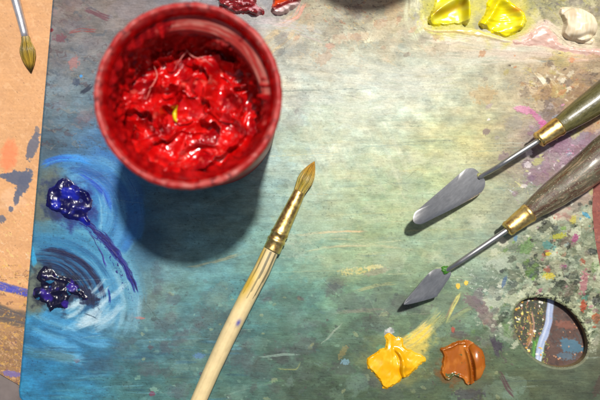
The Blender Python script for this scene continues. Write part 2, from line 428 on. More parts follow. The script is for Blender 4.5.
C.scumble((490, 130, 607, 200), pt(562, 160, 26, 18), [(226, 130, 176), (240, 230, 230), (236, 214, 224)], 6, .38, .8, 101, 1.4, .12, ang=-30)
C.scumble((480, 160, 607, 230), pt(520, 186, 30, 24), [(210, 214, 224), (150, 120, 150), (226, 222, 140), (120, 150, 150)], 6, .40, .55, 105, 1.4, .06)
tang = lambda A, B: sm(470, 545, A+0.25*(B-260))*sm(205, 240, B+0.35*(A-540))*(1-sm(330, 350, B))
def veins(box, mask, c, f, thr, op, seed, st=1.0, relief=.15, ang=0):
    w = C.win(*box); A = C.X[w]; B = C.Y[w]; M = mask(A, B); t = math.radians(ang)
    U_ = A*math.cos(t)+B*math.sin(t)+3*fbm(A/7, B/7, seed+1, 2); V_ = -A*math.sin(t)+B*math.cos(t)+3*fbm(A/7, B/7, seed+2, 2)
    n_ = 1-np.abs(perlin(U_/f/st, V_/f, seed))*2.2+.25*fbm(A/3, B/3, seed+5, 3)
    C.put(w, sm(thr-.08, thr+.08, n_-(1-M)*.8)*np.clip(M*1.5, 0, 1)*op*sm(-.35, .1, fbm(A/13, B/13, seed+7, 2)), c, relief)
def dabs(n, box, mask, cols, smin, smax, op, seed, ang=-30, spread=25, relief=.08, elong=2.0):
    r_ = np.random.RandomState(seed); x0, y0, x1, y1 = box
    for q in range(n):
        x_ = r_.uniform(x0, x1); y_ = r_.uniform(y0, y1)
        m_ = float(mask(np.array(x_), np.array(y_)))
        if r_.rand() > m_: continue
        sz = smin+(smax-smin)*r_.rand()**2.2; c_ = cols[r_.randint(len(cols))]; j_ = r_.uniform(-12, 12)
        C.blob(x_, y_, sz*r_.uniform(1, elong), sz, ang+r_.normal(0, spread), tuple(np.clip(np.array(c_)+j_, 5, 250)), op*r_.uniform(.5, 1), .75, seed+q*.37, .14, relief, 1.0)
TB = (470, 185, 607, 350)
C.scumble(TB, tang, [(168, 176, 160), (188, 184, 164)], 18, .12, .7, 110, 1.0, .03)
dabs(170, TB, tang, [(206, 202, 178), (176, 184, 166), (150, 160, 140), (190, 178, 158), (120, 130, 110)], 3, 10, .85, 1201)
dabs(230, TB, tang, [(84, 90, 88), (70, 76, 64), (120, 150, 90), (96, 104, 84), (140, 120, 110)], 1.5, 6, .85, 1203)
dabs(100, TB, tang, [(226, 222, 196), (214, 210, 186), (232, 228, 210)], 1.2, 5.5, .9, 1205, relief=.14)
dabs(80, TB, tang, [(190, 120, 144), (90, 166, 160), (226, 200, 70), (140, 180, 80), (206, 96, 70), (170, 90, 140), (90, 140, 190), (214, 160, 140)], .8, 3.4, .9, 1207)
dabs(120, TB, tang, [(56, 56, 50), (236, 232, 214)], .5, 1.8, .9, 1209)
veins((500, 250, 607, 330), tang, (226, 222, 200), 16, .80, .7, 129, 1.6, .12, 20)
PB = (485, 95, 607, 215); pm = pt(560, 155, 46, 40)
dabs(130, PB, pm, [(142, 104, 128), (170, 142, 156), (120, 94, 110), (160, 156, 148), (150, 140, 150)], 2, 9, .6, 1211)
dabs(110, PB, pm, [(226, 150, 190), (236, 224, 226), (110, 80, 110), (196, 196, 120), (150, 170, 190)], .8, 3.5, .8, 1213)
BB = (480, 40, 607, 130); bmk = pt(575, 85, 60, 30)
dabs(130, BB, bmk, [(190, 150, 96), (146, 116, 86), (186, 172, 100), (120, 100, 84), (214, 196, 160)], 2, 9, .6, 1215)
dabs(80, BB, bmk, [(232, 224, 196), (100, 84, 70), (206, 130, 80)], .8, 3, .8, 1217)
dabs(150, (280, 4, 470, 62), pt(360, 24, 90, 26), [(222, 186, 150), (196, 176, 150), (226, 206, 176), (150, 130, 116), (206, 150, 120), (180, 176, 168)], 2, 8, .5, 1219)
dabs(90, (430, -6, 607, 60), pt(570, 10, 50, 26), [(150, 140, 60), (100, 90, 92), (180, 174, 120), (130, 126, 96), (200, 190, 150)], 1.5, 6, .7, 1221)
dabs(150, (50, -6, 300, 130), full, [(86, 84, 92), (150, 146, 146), (110, 96, 100), (96, 110, 130), (130, 90, 96)], 2, 11, .28, 1223, ang=0, relief=.02)
dabs(260, (120, 280, 520, 404), full, [(70, 84, 84), (120, 146, 128), (84, 90, 92), (96, 120, 104), (90, 76, 84), (130, 160, 150)], 2, 12, .28, 1225, ang=-5, relief=.02)
dabs(120, (270, 110, 500, 280), full, [(196, 196, 150), (150, 176, 156), (206, 206, 180), (176, 180, 130)], 3, 14, .22, 1227, ang=-3, spread=10, relief=.02, elong=3)
dabs(160, (120, 280, 520, 404), full, [(60, 66, 70), (150, 186, 160), (100, 66, 76), (170, 170, 120)], .6, 2.2, .45, 1229, ang=0)
C.blob(560, 212, 14, 8, 20, (206, 140, 136), .6, .6, 129, c2=(226, 206, 190))
C.blob(549, 246, 6, 4, 20, (96, 160, 166), .75, .8, 130); C.blob(559, 236, 8, 2.5, -10, (206, 196, 60), .9, .8, 131)
C.blob(586, 215, 5, 2, 40, (90, 170, 214), .9, .5, 132); C.blob(526, 247, 9, 5, -30, (120, 160, 92), .7, .9, 133)
C.blob(532, 268, 9, 9, 0, (84, 92, 88), .8, .8, 134, c2=(110, 140, 70)); C.blob(548, 254, 3, 2, 0, (240, 206, 50), .95, .6, 135, relief=.2)
C.blob(549, 276, 6, 3, 0, (236, 206, 60), .85, .9, 136); C.blob(575, 238, 3, 5, 20, (196, 90, 150), .85, .9, 137)
C.blob(584, 282, 4, 12, 10, (206, 120, 140), .75, .9, 138); C.blob(583, 306, 3, 6, 0, (214, 90, 60), .85, .8, 139)
C.blob(596, 318, 4, 5, 0, (214, 106, 66), .8, .6, 140, relief=.2); C.blob(597, 300, 5, 5, 0, (60, 60, 60), .7, .9, 141)
C.blob(572, 264, 12, 6, -50, (120, 128, 116), .7, .8, 142, c2=(190, 196, 180))
# flecks by the lower knife
C.stroke([(461, 292), (454, 304), (444, 326)], 5, (216, 206, 110), (150, 130, 100), op=.8, dry=.35, seed=143, relief=.1)
C.stroke([(446, 322), (466, 310), (476, 306)], 5, (120, 96, 96), (150, 160, 110), op=.65, dry=.3, seed=144)
C.blob(476, 304, 14, 6, 35, (124, 102, 106), .7, .7, 145); C.blob(487, 318, 6, 13, -35, (126, 104, 106), .6, .7, 146)
C.blob(478, 296, 5, 8, 20, (126, 108, 116), .5, .7, 147)
C.blob(458, 286, 2.2, 3, 0, (236, 196, 70), .95, .4, 148, relief=.2); C.blob(466, 283, 2, 2.5, 20, (240, 200, 70), .95, .4, 149, relief=.2)
C.scumble((430, 255, 530, 320), pt(480, 280, 40, 24), [(196, 206, 192), (222, 226, 214)], 6, .36, .6, 150, 2.5, .05)
C.scumble((430, 255, 530, 330), pt(505, 290, 34, 24), [(206, 212, 200), (226, 226, 210)], 5, .34, .6, 153, 1.5, .05)
C.blob(504, 282, 2, 6, 20, (80, 110, 160), .7, .5, 155); C.blob(453, 330, 2, 3, 0, (190, 80, 60), .8, .4, 156)
C.blob(411, 336, 4, 3, 0, (70, 170, 160), .9, .5, 157); C.blob(458, 335, 9, 4, 0, (96, 84, 88), .6, .8, 158)
C.scumble((430, 320, 540, 406), pt(490, 345, 50, 40), [(92, 72, 78), (66, 66, 70)], 9, .44, .4, 159, 1.0, .03, ang=30)
C.blob(497, 345, 7, 4, 40, (72, 66, 78), .85, .8, 162); C.stroke([(492, 335), (496, 350), (500, 358)], 6, (80, 72, 84), op=.8, dry=.3, seed=163)
C.stroke([(500, 374), (508, 388), (515, 398)], 6, (92, 62, 66), op=.75, dry=.3, seed=164); C.blob(468, 394, 14, 6, 0, (72, 66, 76), .6, .8, 165)
C.blob(599, 385, 4, 12, 25, (80, 66, 56), .7, .7, 166); C.blob(594, 345, 8, 4, 0, (130, 130, 100), .6, .8, 167)
C.scumble((400, 335, 480, 406), pt(430, 375, 45, 18), [(96, 60, 70), (140, 170, 130)], 5, .42, .5, 168, 1.0, .03)
dabs(120, TB, tang, [(150, 156, 138), (196, 192, 170), (110, 112, 98), (176, 170, 150)], .8, 4, .7, 1501, relief=.16)
dabs(60, TB, tang, [(60, 60, 52), (226, 222, 204)], .5, 2.4, .8, 1503)
# pale dragged smear above the ochre
C.stroke([(400, 352), (418, 338), (434, 322), (446, 308)], 17, (196, 190, 110), (160, 168, 116), op=.65, dry=.30, seed=171)
C.blob(412, 350, 22, 12, -38, (224, 196, 84), .85, .5, 1310, .5)
C.stroke([(392, 352), (412, 340), (434, 322)], 17, (246, 206, 70), (216, 196, 116), op=.8, dry=.28, seed=172, relief=.1)
C.blob(389, 332, 5, 4, -20, (150, 152, 150), .9, .5, 173, c2=(200, 200, 196)); C.blob(381, 348, 4, 3, 0, (90, 170, 150), .5, .6, 174)
C.blob(394, 362, 31, 23, 20, (170, 152, 72), .4, .55, 1601, .4, c2=(150, 146, 76)); C.blob(462, 364, 26, 23, 10, (110, 96, 60), .5, .6, 1603, .4)
C.blob(450, 372, 12, 12, 0, (120, 84, 40), .8, .8, 1605, .3); C.blob(450, 14, 28, 20, 0, (214, 204, 70), .75, .6, 1607, .4); C.blob(506, 16, 27, 23, 0, (206, 196, 70), .75, .6, 1609, .4)
C.blob(577, 28, 26, 25, 0, (206, 196, 160), .75, .6, 1611, .4)
# lower middle marks
C.stroke([(254, 372), (256, 360), (270, 354), (292, 358)], 5, (70, 84, 78), op=.5, dry=.3, seed=175)
C.blob(262, 366, 11, 8, 0, (78, 92, 84), .6, .6, 176, .35); C.stroke([(258, 358), (280, 355), (300, 354)], 3, (150, 176, 160), op=.6, dry=.3, seed=177)
C.stroke([(276, 368), (290, 370), (298, 368), (300, 358)], 1.6, (170, 172, 100), op=.55, dry=.4, seed=178, nb=3)
C.stroke([(262, 386), (272, 382), (284, 380)], 3, (110, 150, 110), op=.4, dry=.3, seed=179)
C.stroke([(322, 344), (330, 336), (342, 322)], 2.2, (170, 176, 160), op=.5, dry=.3, seed=180, nb=3)
C.blob(343, 352, 3, 8, 30, (170, 140, 80), .45, .8, 181); C.blob(345, 362, 4, 3, 0, (130, 176, 200), .6, .7, 182)
# mottled dark stains left of centre
for (x, y, rx, ry, a, o) in ((158, 288, 5, 8, 15, .5), (172, 300, 7, 6, 0, .5), (165, 325, 12, 6, 10, .45), (180, 338, 11, 6, -40, .6), (165, 348, 8, 5, 20, .6), (156, 270, 4, 9, 15, .4), (120, 346, 7, 4, 0, .35), (196, 330, 7, 4, 0, .4), (150, 372, 8, 4, 0, .3), (100, 365, 20, 8, 0, .3), (176, 392, 9, 5, 0, .4)):
    C.blob(x, y, rx, ry, a, (84, 88, 100), o*.8, 1.1, int(x*3+y), .4, sc=1.6)
C.blob(139, 318, 5, 1.3, 5, (206, 110, 96), .75, .6, 190); C.blob(77, 361, 3, 2, 0, (120, 66, 90), .8, .5, 191); C.blob(152, 394, 3, 2.5, 0, (126, 66, 90), .8, .5, 192)
C.blob(199, 356, 6, 3, 0, (96, 130, 190), .5, .7, 193)
# top left marks
C.stroke([(84, 8), (98, 14), (112, 20)], 7, (110, 60, 72), op=.75, dry=.32, seed=194); C.stroke([(66, 33), (82, 30), (98, 31)], 4, (150, 66, 62), op=.7, dry=.35, seed=195)
C.blob(60, 38, 6, 4, 0, (124, 66, 80), .6, .8, 196); C.blob(51, 30, 2, 2, 0, (130, 20, 30), .8, .5, 197); C.blob(74, 63, 5, 6, 30, (186, 110, 104), .55, .9, 198)
C.stroke([(80, 94), (86, 90), (92, 85)], 5, (40, 52, 74), op=.85, dry=.25, seed=199); C.blob(76, 82, 4, 3.5, -50, (58, 74, 100), .7, .6, 200)
C.blob(81, 76, 1.6, 1.4, 0, (70, 150, 214), .95, .4, 201); C.blob(66, 80, 8, 10, 0, (130, 134, 140), .4, .9, 202, .3)
C.blob(130, 10, 20, 10, 10, (140, 130, 134), .4, .9, 203, .3)

# blue swirls
def arc(cx, cy, r, a0, a1, n=7, ex=1.0, rot=0.0):
    a = np.radians(np.linspace(a0, a1, n)); x = r*np.cos(a); y = r*ex*np.sin(a); t = math.radians(rot)
    return [(cx+x[i]*math.cos(t)-y[i]*math.sin(t), cy+x[i]*math.sin(t)+y[i]*math.cos(t)) for i in range(n)]

C.blob(104, 205, 34, 44, 20, (42, 112, 166), .75, .3, 210, .7)
C.blob(84, 182, 40, 24, 0, (84, 156, 204), .6, .3, 211, .7)
C.blob(140, 235, 22, 36, -10, (40, 88, 120), .7, .3, 213, .8)
for k in range(46):                                     # overlapping turning wipes round the upper blue
    r = rs.uniform(26, 64); a0 = rs.uniform(-140, -20); f_ = (r-26)/38
    c1 = [(46, 120, 190), (84, 160, 206), (132, 188, 212), (60, 136, 190), (36, 96, 160)][rs.randint(5)]
    c1 = tuple(np.array(c1)*np.array([.72, .86, .95]))
    C.stroke(arc(76+rs.uniform(-3, 3), 214+rs.uniform(-3, 3), r, a0, min(a0+rs.uniform(40, 100), 48), 7, 1.0, 6), rs.uniform(6, 15), c1, None, op=rs.uniform(.3, .55), dry=.12, seed=220+k, relief=.05, wet=.15, soft=.7, nb=8)
C.stroke([(40, 166), (54, 160), (74, 158), (94, 164)], 10, (30, 108, 206), (56, 146, 222), op=.9, dry=.18, seed=328, relief=.08, wet=.3, soft=.6)
C.stroke([(78, 172), (94, 182), (106, 196), (110, 212)], 10, (20, 66, 190), (40, 110, 214), op=.6, dry=.25, seed=329, relief=.08, wet=.3, soft=.6)
C.stroke([(100, 190), (104, 214), (100, 234)], 9, (130, 186, 210), (90, 160, 200), op=.7, dry=.22, seed=330, relief=.06, soft=.6)
C.blob(48, 200, 14, 32, 10, (100, 108, 98), .92, .25, 230, .35)
C.blob(72, 276, 60, 40, 25, (70, 134, 168), .75, .3, 238, .6)
for k in range(60):                                     # and round the lower one
    r = rs.uniform(36, 98); a0 = rs.uniform(-118, -30); f_ = (r-36)/62
    fa = .70
    if f_ < .3: c1 = [(36, 86, 124), (28, 64, 100), (60, 128, 168)][rs.randint(3)]
    elif f_ < .65: c1 = [(70, 140, 180), (104, 166, 196), (50, 116, 156)][rs.randint(3)]
    else: c1 = [(146, 190, 206), (118, 174, 200), (172, 202, 212), (96, 156, 180)][rs.randint(4)]
    c1 = tuple(np.array(c1)*(np.array([.55, .78, .86]) if a0 < -75 else np.array([.85, .93, .96])))
    C.stroke(arc(44+rs.uniform(-3, 3), 302+rs.uniform(-3, 3), r, a0, min(a0+rs.uniform(40, 90), 22), 7, .88, 6), rs.uniform(6, 16), c1, None, op=rs.uniform(.35, .65), dry=.2, seed=340+k, relief=.05, wet=.15, soft=.7, nb=9)
for k in range(9):
    C.stroke(arc(44, 302, rs.uniform(40, 60), -105, rs.uniform(-20, 5), 7, .88, 6), rs.uniform(3, 8), [(18, 44, 80), (24, 60, 100), (14, 30, 70)][k % 3], op=.7, dry=.34, seed=430+k, relief=.06, wet=.3, nb=5)
for k in range(22):
    x0 = rs.uniform(56, 100); y0 = rs.uniform(296, 334); L = rs.uniform(14, 34)
    C.stroke([(x0, y0), (x0+L*.6, y0-L*.3), (x0+L, y0-L*.75)], rs.uniform(5, 12), [(178, 202, 212), (150, 188, 204), (196, 212, 216)][k % 3], op=.5, dry=.15, seed=260+k, relief=.05, soft=.7, nb=7)
C.stroke([(28, 260), (44, 258), (62, 262), (82, 280), (92, 298)], 15, (22, 54, 88), (40, 104, 144), op=.8, dry=.2, seed=270, relief=.08, wet=.3, soft=.6)
C.blob(36, 290, 14, 26, 8, (106, 112, 98), .94, .25, 271, .3); C.stroke([(30, 246), (33, 256), (36, 268)], 6, (50, 166, 214), op=.7, dry=.3, seed=272)
for k in range(20):
    x0 = rs.uniform(20, 70); y0 = rs.uniform(312, 352); L = rs.uniform(30, 60)
    C.stroke([(x0, y0), (x0+L*.5, y0+L*.2), (x0+L, y0+L*.3)], rs.uniform(6, 13), [(70, 156, 206), (96, 172, 212), (54, 120, 160), (120, 180, 206)][k % 4], op=.45, dry=.15, seed=410+k, relief=.05, soft=.7, nb=8)
C.stroke([(20, 352), (40, 354), (80, 358)], 16, (70, 98, 96), op=.5, dry=.2, seed=275, soft=.7)
for k in range(40):
    x0 = rs.uniform(22, 230); y0 = rs.uniform(335, 400); L = rs.uniform(15, 50)
    C.stroke([(x0, y0), (x0+L, y0+rs.uniform(-2, 2))], rs.uniform(1.5, 5), [(110, 176, 200), (44, 84, 108), (86, 146, 154), (56, 112, 146)][k % 4], op=.32, dry=.3, seed=500+k, nb=3, soft=.6)
# ultramarine dragged streak
um = (6, 14, 96)
TR = [(78, 216), (94, 230), (108, 243), (121, 260), (130, 276), (137, 294)]
C.stroke(TR[:4], 12, um, (8, 28, 124), op=.9, dry=.40, seed=280, relief=.05, wet=.25, nb=6, taper=.12, wob=1.5, soft=.5)
C.stroke(TR, 8, (6, 20, 110), (14, 44, 150), op=1, dry=.45, seed=283, relief=.05, wet=.2, nb=5, taper=.1, wob=1.5, soft=.5)
C.stroke(TR[2:], 5.5, um, (10, 30, 130), op=1, dry=.42, seed=284, relief=.05, wet=.2, nb=4, taper=.1, wob=1.5, soft=.5)
C.scumble((80, 210, 146, 302), lambda A, B: np.exp(-((A-(84+.62*(B-222)+6*np.sin((B-222)/70*3.1)))/5.5)**2), [(8, 18, 112), (12, 30, 130)], 4, .40, .85, 286, 2.6, .03, ang=52)
C.blob(70, 202, 25, 20, 30, (20, 34, 110), .85, .6, 1301, .4); C.blob(60, 200, 16, 18, 0, (40, 60, 90), .7, .8, 1302, .3)
C.blob(58, 289, 24, 20, 20, (20, 26, 50), .7, .8, 1303, .3); C.blob(86, 296, 14, 7, 35, (16, 30, 66), .85, .7, 1304, .3)
C.stroke([(88, 230), (98, 246), (104, 260), (107, 274)], 2.0, um, (60, 46, 150), op=.9, dry=.42, seed=282, relief=.12, wet=.3, nb=3, wob=1.6)
C.stroke([(108, 288), (110, 298), (108, 306)], 3, (26, 60, 140), op=.9, dry=.35, seed=283, nb=3); C.stroke([(84, 313), (92, 316), (101, 320)], 1.5, (24, 50, 70), op=.9, dry=.4, seed=284, nb=2)

# outline, notch and thumb hole
OUT = smooth_closed([(53.5, -12), (52.4, 0), (18.2, 385), (17.0, 396), (21.5, 403), (40, 405.2)], 1)
outline = np.array([(66, -190), (53.2, -10), (19.6, 380), (18.4, 391), (19.2, 397.5), (22.5, 402), (28, 404.6), (300, 405.6), (606, 405.6), (640, 405.8), (640, 360), (629, 330), (612, 300), (601, 270), (595.6, 240), (592.6, 212), (593.6, 186), (598, 160), (606, 130), (640, 60), (640, -190)])
hole = smooth_closed([(514.5, 312), (522, 301), (538, 297.5), (555, 301), (570, 310), (582, 325), (588, 342), (586, 356), (576, 365), (560, 367.5), (543, 363), (528, 352), (517, 335)], 6)
# thin out sharp joints of the lower-left corner and the notch
sd = np.maximum(poly_sdf(X, Y, outline), -poly_sdf(X, Y, hole))
# ragged cream crust round the hole
hd = poly_sdf(X, Y, hole)
w_all = (slice(None), slice(None))
rim = np.exp(-(hd/6.0)**2)*sm(-5, 32, (330-Y)+0.75*(X-552))*.8
crust = sm(.0, .16, fbm(X/5, Y/5, 291, 4)+rim*1.0-.45)
C.put(w_all, crust*.85*(hd > -1)*sm(.03, .25, rim), (206, 204, 176), .12)
C.put(w_all, np.exp(-((hd-1.2)/1.0)**2)*.5, (150, 146, 112), 0)
crd = sm(.05, .2, fbm(X/3, Y/3, 295, 4)+rim*.6-.5)*(hd > 0)
C.put(w_all, crd*.8*sm(.05, .3, rim), (52, 52, 44), .1)
# crust relief on the right, fine grit, scratches, and a contrast stretch of all the colours
crm = tang(X, Y)+.6*pm(X, Y)+.5*bmk(X, Y)+.4*np.exp(-((X-570)/50)**2-((Y-15)/25)**2)
crm = np.clip(crm, 0, 1)
C.h += (.20*crm*ridge(X/9, Y/8, 1401, 3, .55)+.10*crm*fbm(X/2.6, Y/2.4, 1403, 2)).astype(np.float32)
pit = sm(.38, .5, fbm(X/13, Y/9, 1405, 4, .6))*.35+sm(.3, .5, fbm(X/5, Y/4, 1407, 3))*.10
C.c *= (1-.22*pit[..., None]*(1-sm(0, 90, np.hypot(X-370, (Y-110)*1.2)-60)[..., None]*0)).astype(np.float32)
C.c *= (1+.055*fbm(X/1.7, Y/1.1, 1409, 2)+.05*fbm(X/4.5, Y/1.1, 1411, 2))[..., None].astype(np.float32)
gr = sm(.50, .62, fbm(X/2.6, Y/2.0, 1413, 2)); C.c *= (1-.20*gr*sm(0, .3, fbm(X/40, Y/30, 1415, 2))*(1-.7*np.exp(-((X-390)/90)**2-((Y-110)/70)**2)))[..., None].astype(np.float32)
for k in range(70):
    x0 = rs.uniform(60, 560); y0 = rs.uniform(60, 400); L = rs.uniform(8, 60); th = rs.normal(-.1, .5)
    C.stroke([(x0, y0), (x0+L*.5*math.cos(th), y0+L*.5*math.sin(th)+rs.uniform(-1, 1)), (x0+L*math.cos(th), y0+L*math.sin(th))], rs.uniform(.7, 1.1), [(214, 214, 196), (60, 66, 64)][k % 2], op=rs.uniform(.08, .26), dry=.3, seed=1420+k, nb=2, relief=-.03)
tg_ = tang(X, Y)[..., None]; C.c *= (1-tg_*np.array([.17, .13, .20])).astype(np.float32)
pp_ = np.exp(-((X-350)/130)**2-((Y-45)/70)**2)[..., None]; C.c *= (1-pp_*np.array([.085, .05, .085])).astype(np.float32)
C.c[:] = np.clip(.60+(C.c-.60)*1.17, .015, 1)
lum = C.c.mean(-1, keepdims=True); bl_ = np.exp(-((X-80)/55)**2-((Y-245)/75)**2)[..., None]
C.c[:] = np.clip(lum+(C.c-lum)*(.86+.08*bl_), 0.01, 1)
# left edge of the board, tinted blue-grey
C.put(w_all, np.exp(-((sd+0.5)/0.9)**2)*.55*(X < 60), (70, 96, 110), 0)
gy, gx = np.gradient(sd); gx = gx/np.gradient(xs)[None, :]; gy = gy/np.gradient(ys)[:, None]
gl = np.hypot(gx, gy)+1e-6
snap = np.abs(sd) < 0.36
Xs = np.where(snap, X-sd*gx/gl, X); Ys = np.where(snap, Y-sd*gy/gl, Y)
ins = (sd < 0) | snap
keep = ins[:-1, :-1] & ins[1:, :-1] & ins[1:, 1:] & ins[:-1, 1:]
edge_drop = 0.45*(1-sm(0, 2.2, -sd))            # mm, softened arris
Z = (C.h*0.8-edge_drop)*MM
Z = np.where(snap, -0.5*MM, Z)
V = P(Xs, Ys, 0.0); V[..., 2] = Z
F = grid_faces(len(ys), len(xs), keep)
colr = lin(np.clip(C.c, 0, 1))/K
V = V.reshape(-1, 3); colr = colr.reshape(-1, 3)
V, F, colr, wetv = compact(V, F, colr, C.g.reshape(-1))
F = F[:, ::-1] if False else F
# walls of the board: outer edge and hole
def wall(poly, flip):
    p = poly; q = []
    for i in range(len(p)):
        a, b2 = p[i], p[(i+1) % len(p)]; L = np.hypot(*(b2-a)); m = max(1, int(L/1.5))
        for k in range(m): q.append(a+(b2-a)*k/m)
    q = np.array(q); t = P(q[:, 0], q[:, 1], 0.0); n = len(t)
    rows = [t+np.array([0, 0, z]) for z in (-0.5*MM, -1.6*MM, -3.2*MM, -4.9*MM)]
    vv = np.concatenate(rows); ff = grid_faces(4, n, wrap=True)
    if flip: ff = ff[:, ::-1]
    return vv, ff
W1, F1 = wall(outline, True); W2, F2 = wall(hole, False)
ec = np.tile(alb((150, 128, 88)), (len(W1)+len(W2), 1))*(0.75+0.5*np.random.RandomState(3).rand(len(W1)+len(W2), 1))
V2 = np.concatenate([V, W1, W2]); F2a = np.concatenate([F, F1+len(V), F2+len(V)+len(W1)])
palette = mesh_obj('palette', V2, F2a, M_board, None, np.concatenate([colr, ec]), wet=np.concatenate([wetv, np.zeros(len(ec))]))
tag(palette, 'painter\'s wooden palette board with thumb hole, smeared blue, green and grey with dried paint', 'palette')
del V, F, V2, F2a, colr

# ------------------------------------------------------------------ hardboard beneath the palette
ZU = -5.0*MM
uxs = np.concatenate([np.arange(-70, -6, 3.0), np.arange(-6, 62, 0.6), np.arange(62, 505, 6.0), np.arange(505, 607, 0.6), np.arange(607, 660, 5.0)])
uys = np.concatenate([np.arange(-230, -6, 3.0), np.arange(-6, 400, 0.6), np.arange(400, 440, 5.0)])
U = Canvas(uxs, uys); X, Y = U.X, U.Y
U.c[:] = np.array([216, 160, 106], dtype=np.float32)/255
tn = 1+0.05*fbm(X/30, Y/30, 601, 4)+0.05*fbm(X/2.2, Y/2.2, 602, 3); U.c *= tn[..., None].astype(np.float32)
lowm = sm(290, 350, Y)
U.put(w_all, lowm*.85*(X < 100), (138, 104, 62))
lf = (X < 100)*1.0
U.scumble((-6, -6, 60, 380), full, [(196, 140, 92), (240, 190, 140)], 7, .34, .4, 610, 1, .02)
U.scumble((-6, -6, 60, 380), full, [(110, 84, 64)], 1.6, .62, .8, 613, 1, .03)
U.scumble((-6, 200, 60, 300), full, [(226, 206, 120), (240, 220, 190)], 5, .44, .5, 615, 1, .03)
U.blob(9, 156, 8, 15, 8, (236, 128, 76), .8, .4, 620, .35); U.blob(12, 200, 14, 10, 0, (236, 190, 150), .5, .6, 621, .4)
for (x, y, rx, ry, a, o) in ((33, 146, 5, 15, 20, .85), (18, 178, 13, 7, 5, .95), (24, 182, 6, 14, 22, .95), (17, 197, 3, 8, 10, .9), (11, 209, 2.4, 3, 0, .85), (2, 219, 4, 4, 0, .8), (4, 176, 5, 2.5, 0, .9), (37, 130, 2.5, 4, 0, .6)):
    U.blob(x, y, rx, ry, a, (84, 90, 112), o, .45, 622+int(x+y), .1, .05)
U.stroke([(-12, 283), (8, 288), (30, 294)], 10, (58, 66, 180), (80, 84, 170), op=.95, dry=.22, seed=630, taper=0.01, relief=.06)
U.stroke([(-12, 296), (30, 302)], 7, (226, 190, 70), (196, 140, 90), op=.6, dry=.35, seed=631, taper=0.01)
U.stroke([(-12, 308), (8, 316), (34, 322)], 20, (84, 76, 76), (104, 86, 70), op=.92, dry=.15, seed=632, taper=0.01)
U.scumble((-6, 265, 40, 400), full, [(222, 170, 70), (120, 84, 60)], 4, .30, .6, 633, 1.6, .08, ang=-35)
U.scumble((-6, 330, 40, 385), full, [(206, 170, 130), (150, 96, 70), (110, 80, 90)], 3, .36, .7, 636, 1, .08)
U.blob(12, 374, 10, 3, 10, (110, 96, 160), .85, .6, 640)
# what shows through the thumb hole
hb = lambda A, B: ((A > 500) & (A < 590) & (B > 285))*1.0
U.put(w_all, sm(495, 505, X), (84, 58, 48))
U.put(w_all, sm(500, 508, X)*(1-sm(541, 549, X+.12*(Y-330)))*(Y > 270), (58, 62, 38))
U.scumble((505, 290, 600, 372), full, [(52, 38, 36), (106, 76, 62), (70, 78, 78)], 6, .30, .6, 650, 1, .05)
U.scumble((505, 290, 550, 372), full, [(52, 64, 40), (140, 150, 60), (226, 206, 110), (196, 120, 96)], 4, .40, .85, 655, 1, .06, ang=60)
U.blob(572, 346, 12, 7, 10, (66, 116, 140), .85, .8, 660); U.blob(566, 356, 9, 4, 0, (74, 122, 150), .6, .8, 661); U.blob(566, 325, 11, 4, 10, (150, 84, 62), .6, .8, 662)
U.stroke([(530, 308), (532, 330), (527, 350)], 6, (206, 150, 130), (170, 120, 60), op=.8, dry=.35, seed=663)
U.stroke([(538, 336), (538, 350), (534, 366)], 15, (96, 170, 60), (60, 130, 50), op=.9, dry=.25, seed=664)
U.stroke([(551, 296), (548, 325), (541, 345), (536, 372)], 8.5, (196, 206, 226), (160, 176, 210), op=.98, dry=.05, seed=665, taper=0.01, relief=.1)
for q in range(46):
    U.blob(rs.uniform(515, 546), rs.uniform(300, 360), rs.uniform(.4, 1.5), rs.uniform(.4, 1.4), 0, [(236, 220, 120), (240, 236, 220), (214, 160, 60)][q % 3], .95, .4, 670+q, relief=.2)
for q in range(16):
    U.blob(rs.uniform(548, 585), rs.uniform(310, 362), rs.uniform(.4, 1.0), rs.uniform(.4, 1.0), 0, (206, 150, 110), .9, .4, 770+q, relief=.2)
# maroon patch shown by the notch
U.put(w_all, sm(588, 590, X)*(1-sm(285, 292, Y)), (138, 66, 52))
U.scumble((588, 150, 607, 290), full, [(104, 50, 46), (166, 92, 70)], 5, .28, .7, 790, 1, .05)
U.h += 0.04*fbm(X/3, Y/3, 795, 3)
pts_u = P(X, Y, ZU)
ulow = sm(0, 1, 0*X)
# lower edge line of the hardboard: y = 373 + 0.62*(x)
edge_u = np.array([(-70, -230), (660, -230), (660, 432), (90, 432), (60, 408), (18, 384.5), (-70, 334)])
sdu = poly_sdf(X, Y, edge_u)
gy, gx = np.gradient(sdu); gx = gx/np.gradient(uxs)[None, :]; gy = gy/np.gradient(uys)[:, None]; gl = np.hypot(gx, gy)+1e-6
snap = (np.abs(sdu) < 0.5) & (X < 40) & (Y > 330)
Xs = np.where(snap, X-sdu*gx/gl, X); Ys = np.where(snap, Y-sdu*gy/gl, Y)
ins = (sdu < 0) | snap
keep = ins[:-1, :-1] & ins[1:, :-1] & ins[1:, 1:] & ins[:-1, 1:]
V = P(Xs, Ys, ZU); V[..., 2] = ZU+U.h*MM*0.8
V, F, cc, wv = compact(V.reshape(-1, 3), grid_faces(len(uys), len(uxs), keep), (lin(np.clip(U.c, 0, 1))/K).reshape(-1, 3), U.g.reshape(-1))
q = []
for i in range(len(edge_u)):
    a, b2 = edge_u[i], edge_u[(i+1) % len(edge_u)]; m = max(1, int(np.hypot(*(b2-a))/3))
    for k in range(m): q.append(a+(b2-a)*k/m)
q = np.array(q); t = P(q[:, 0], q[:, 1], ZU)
We = np.concatenate([t, t+[0, 0, -1.5*MM], t+[0, 0, -3*MM]]); Fe = grid_faces(3, len(t), wrap=True)[:, ::-1]
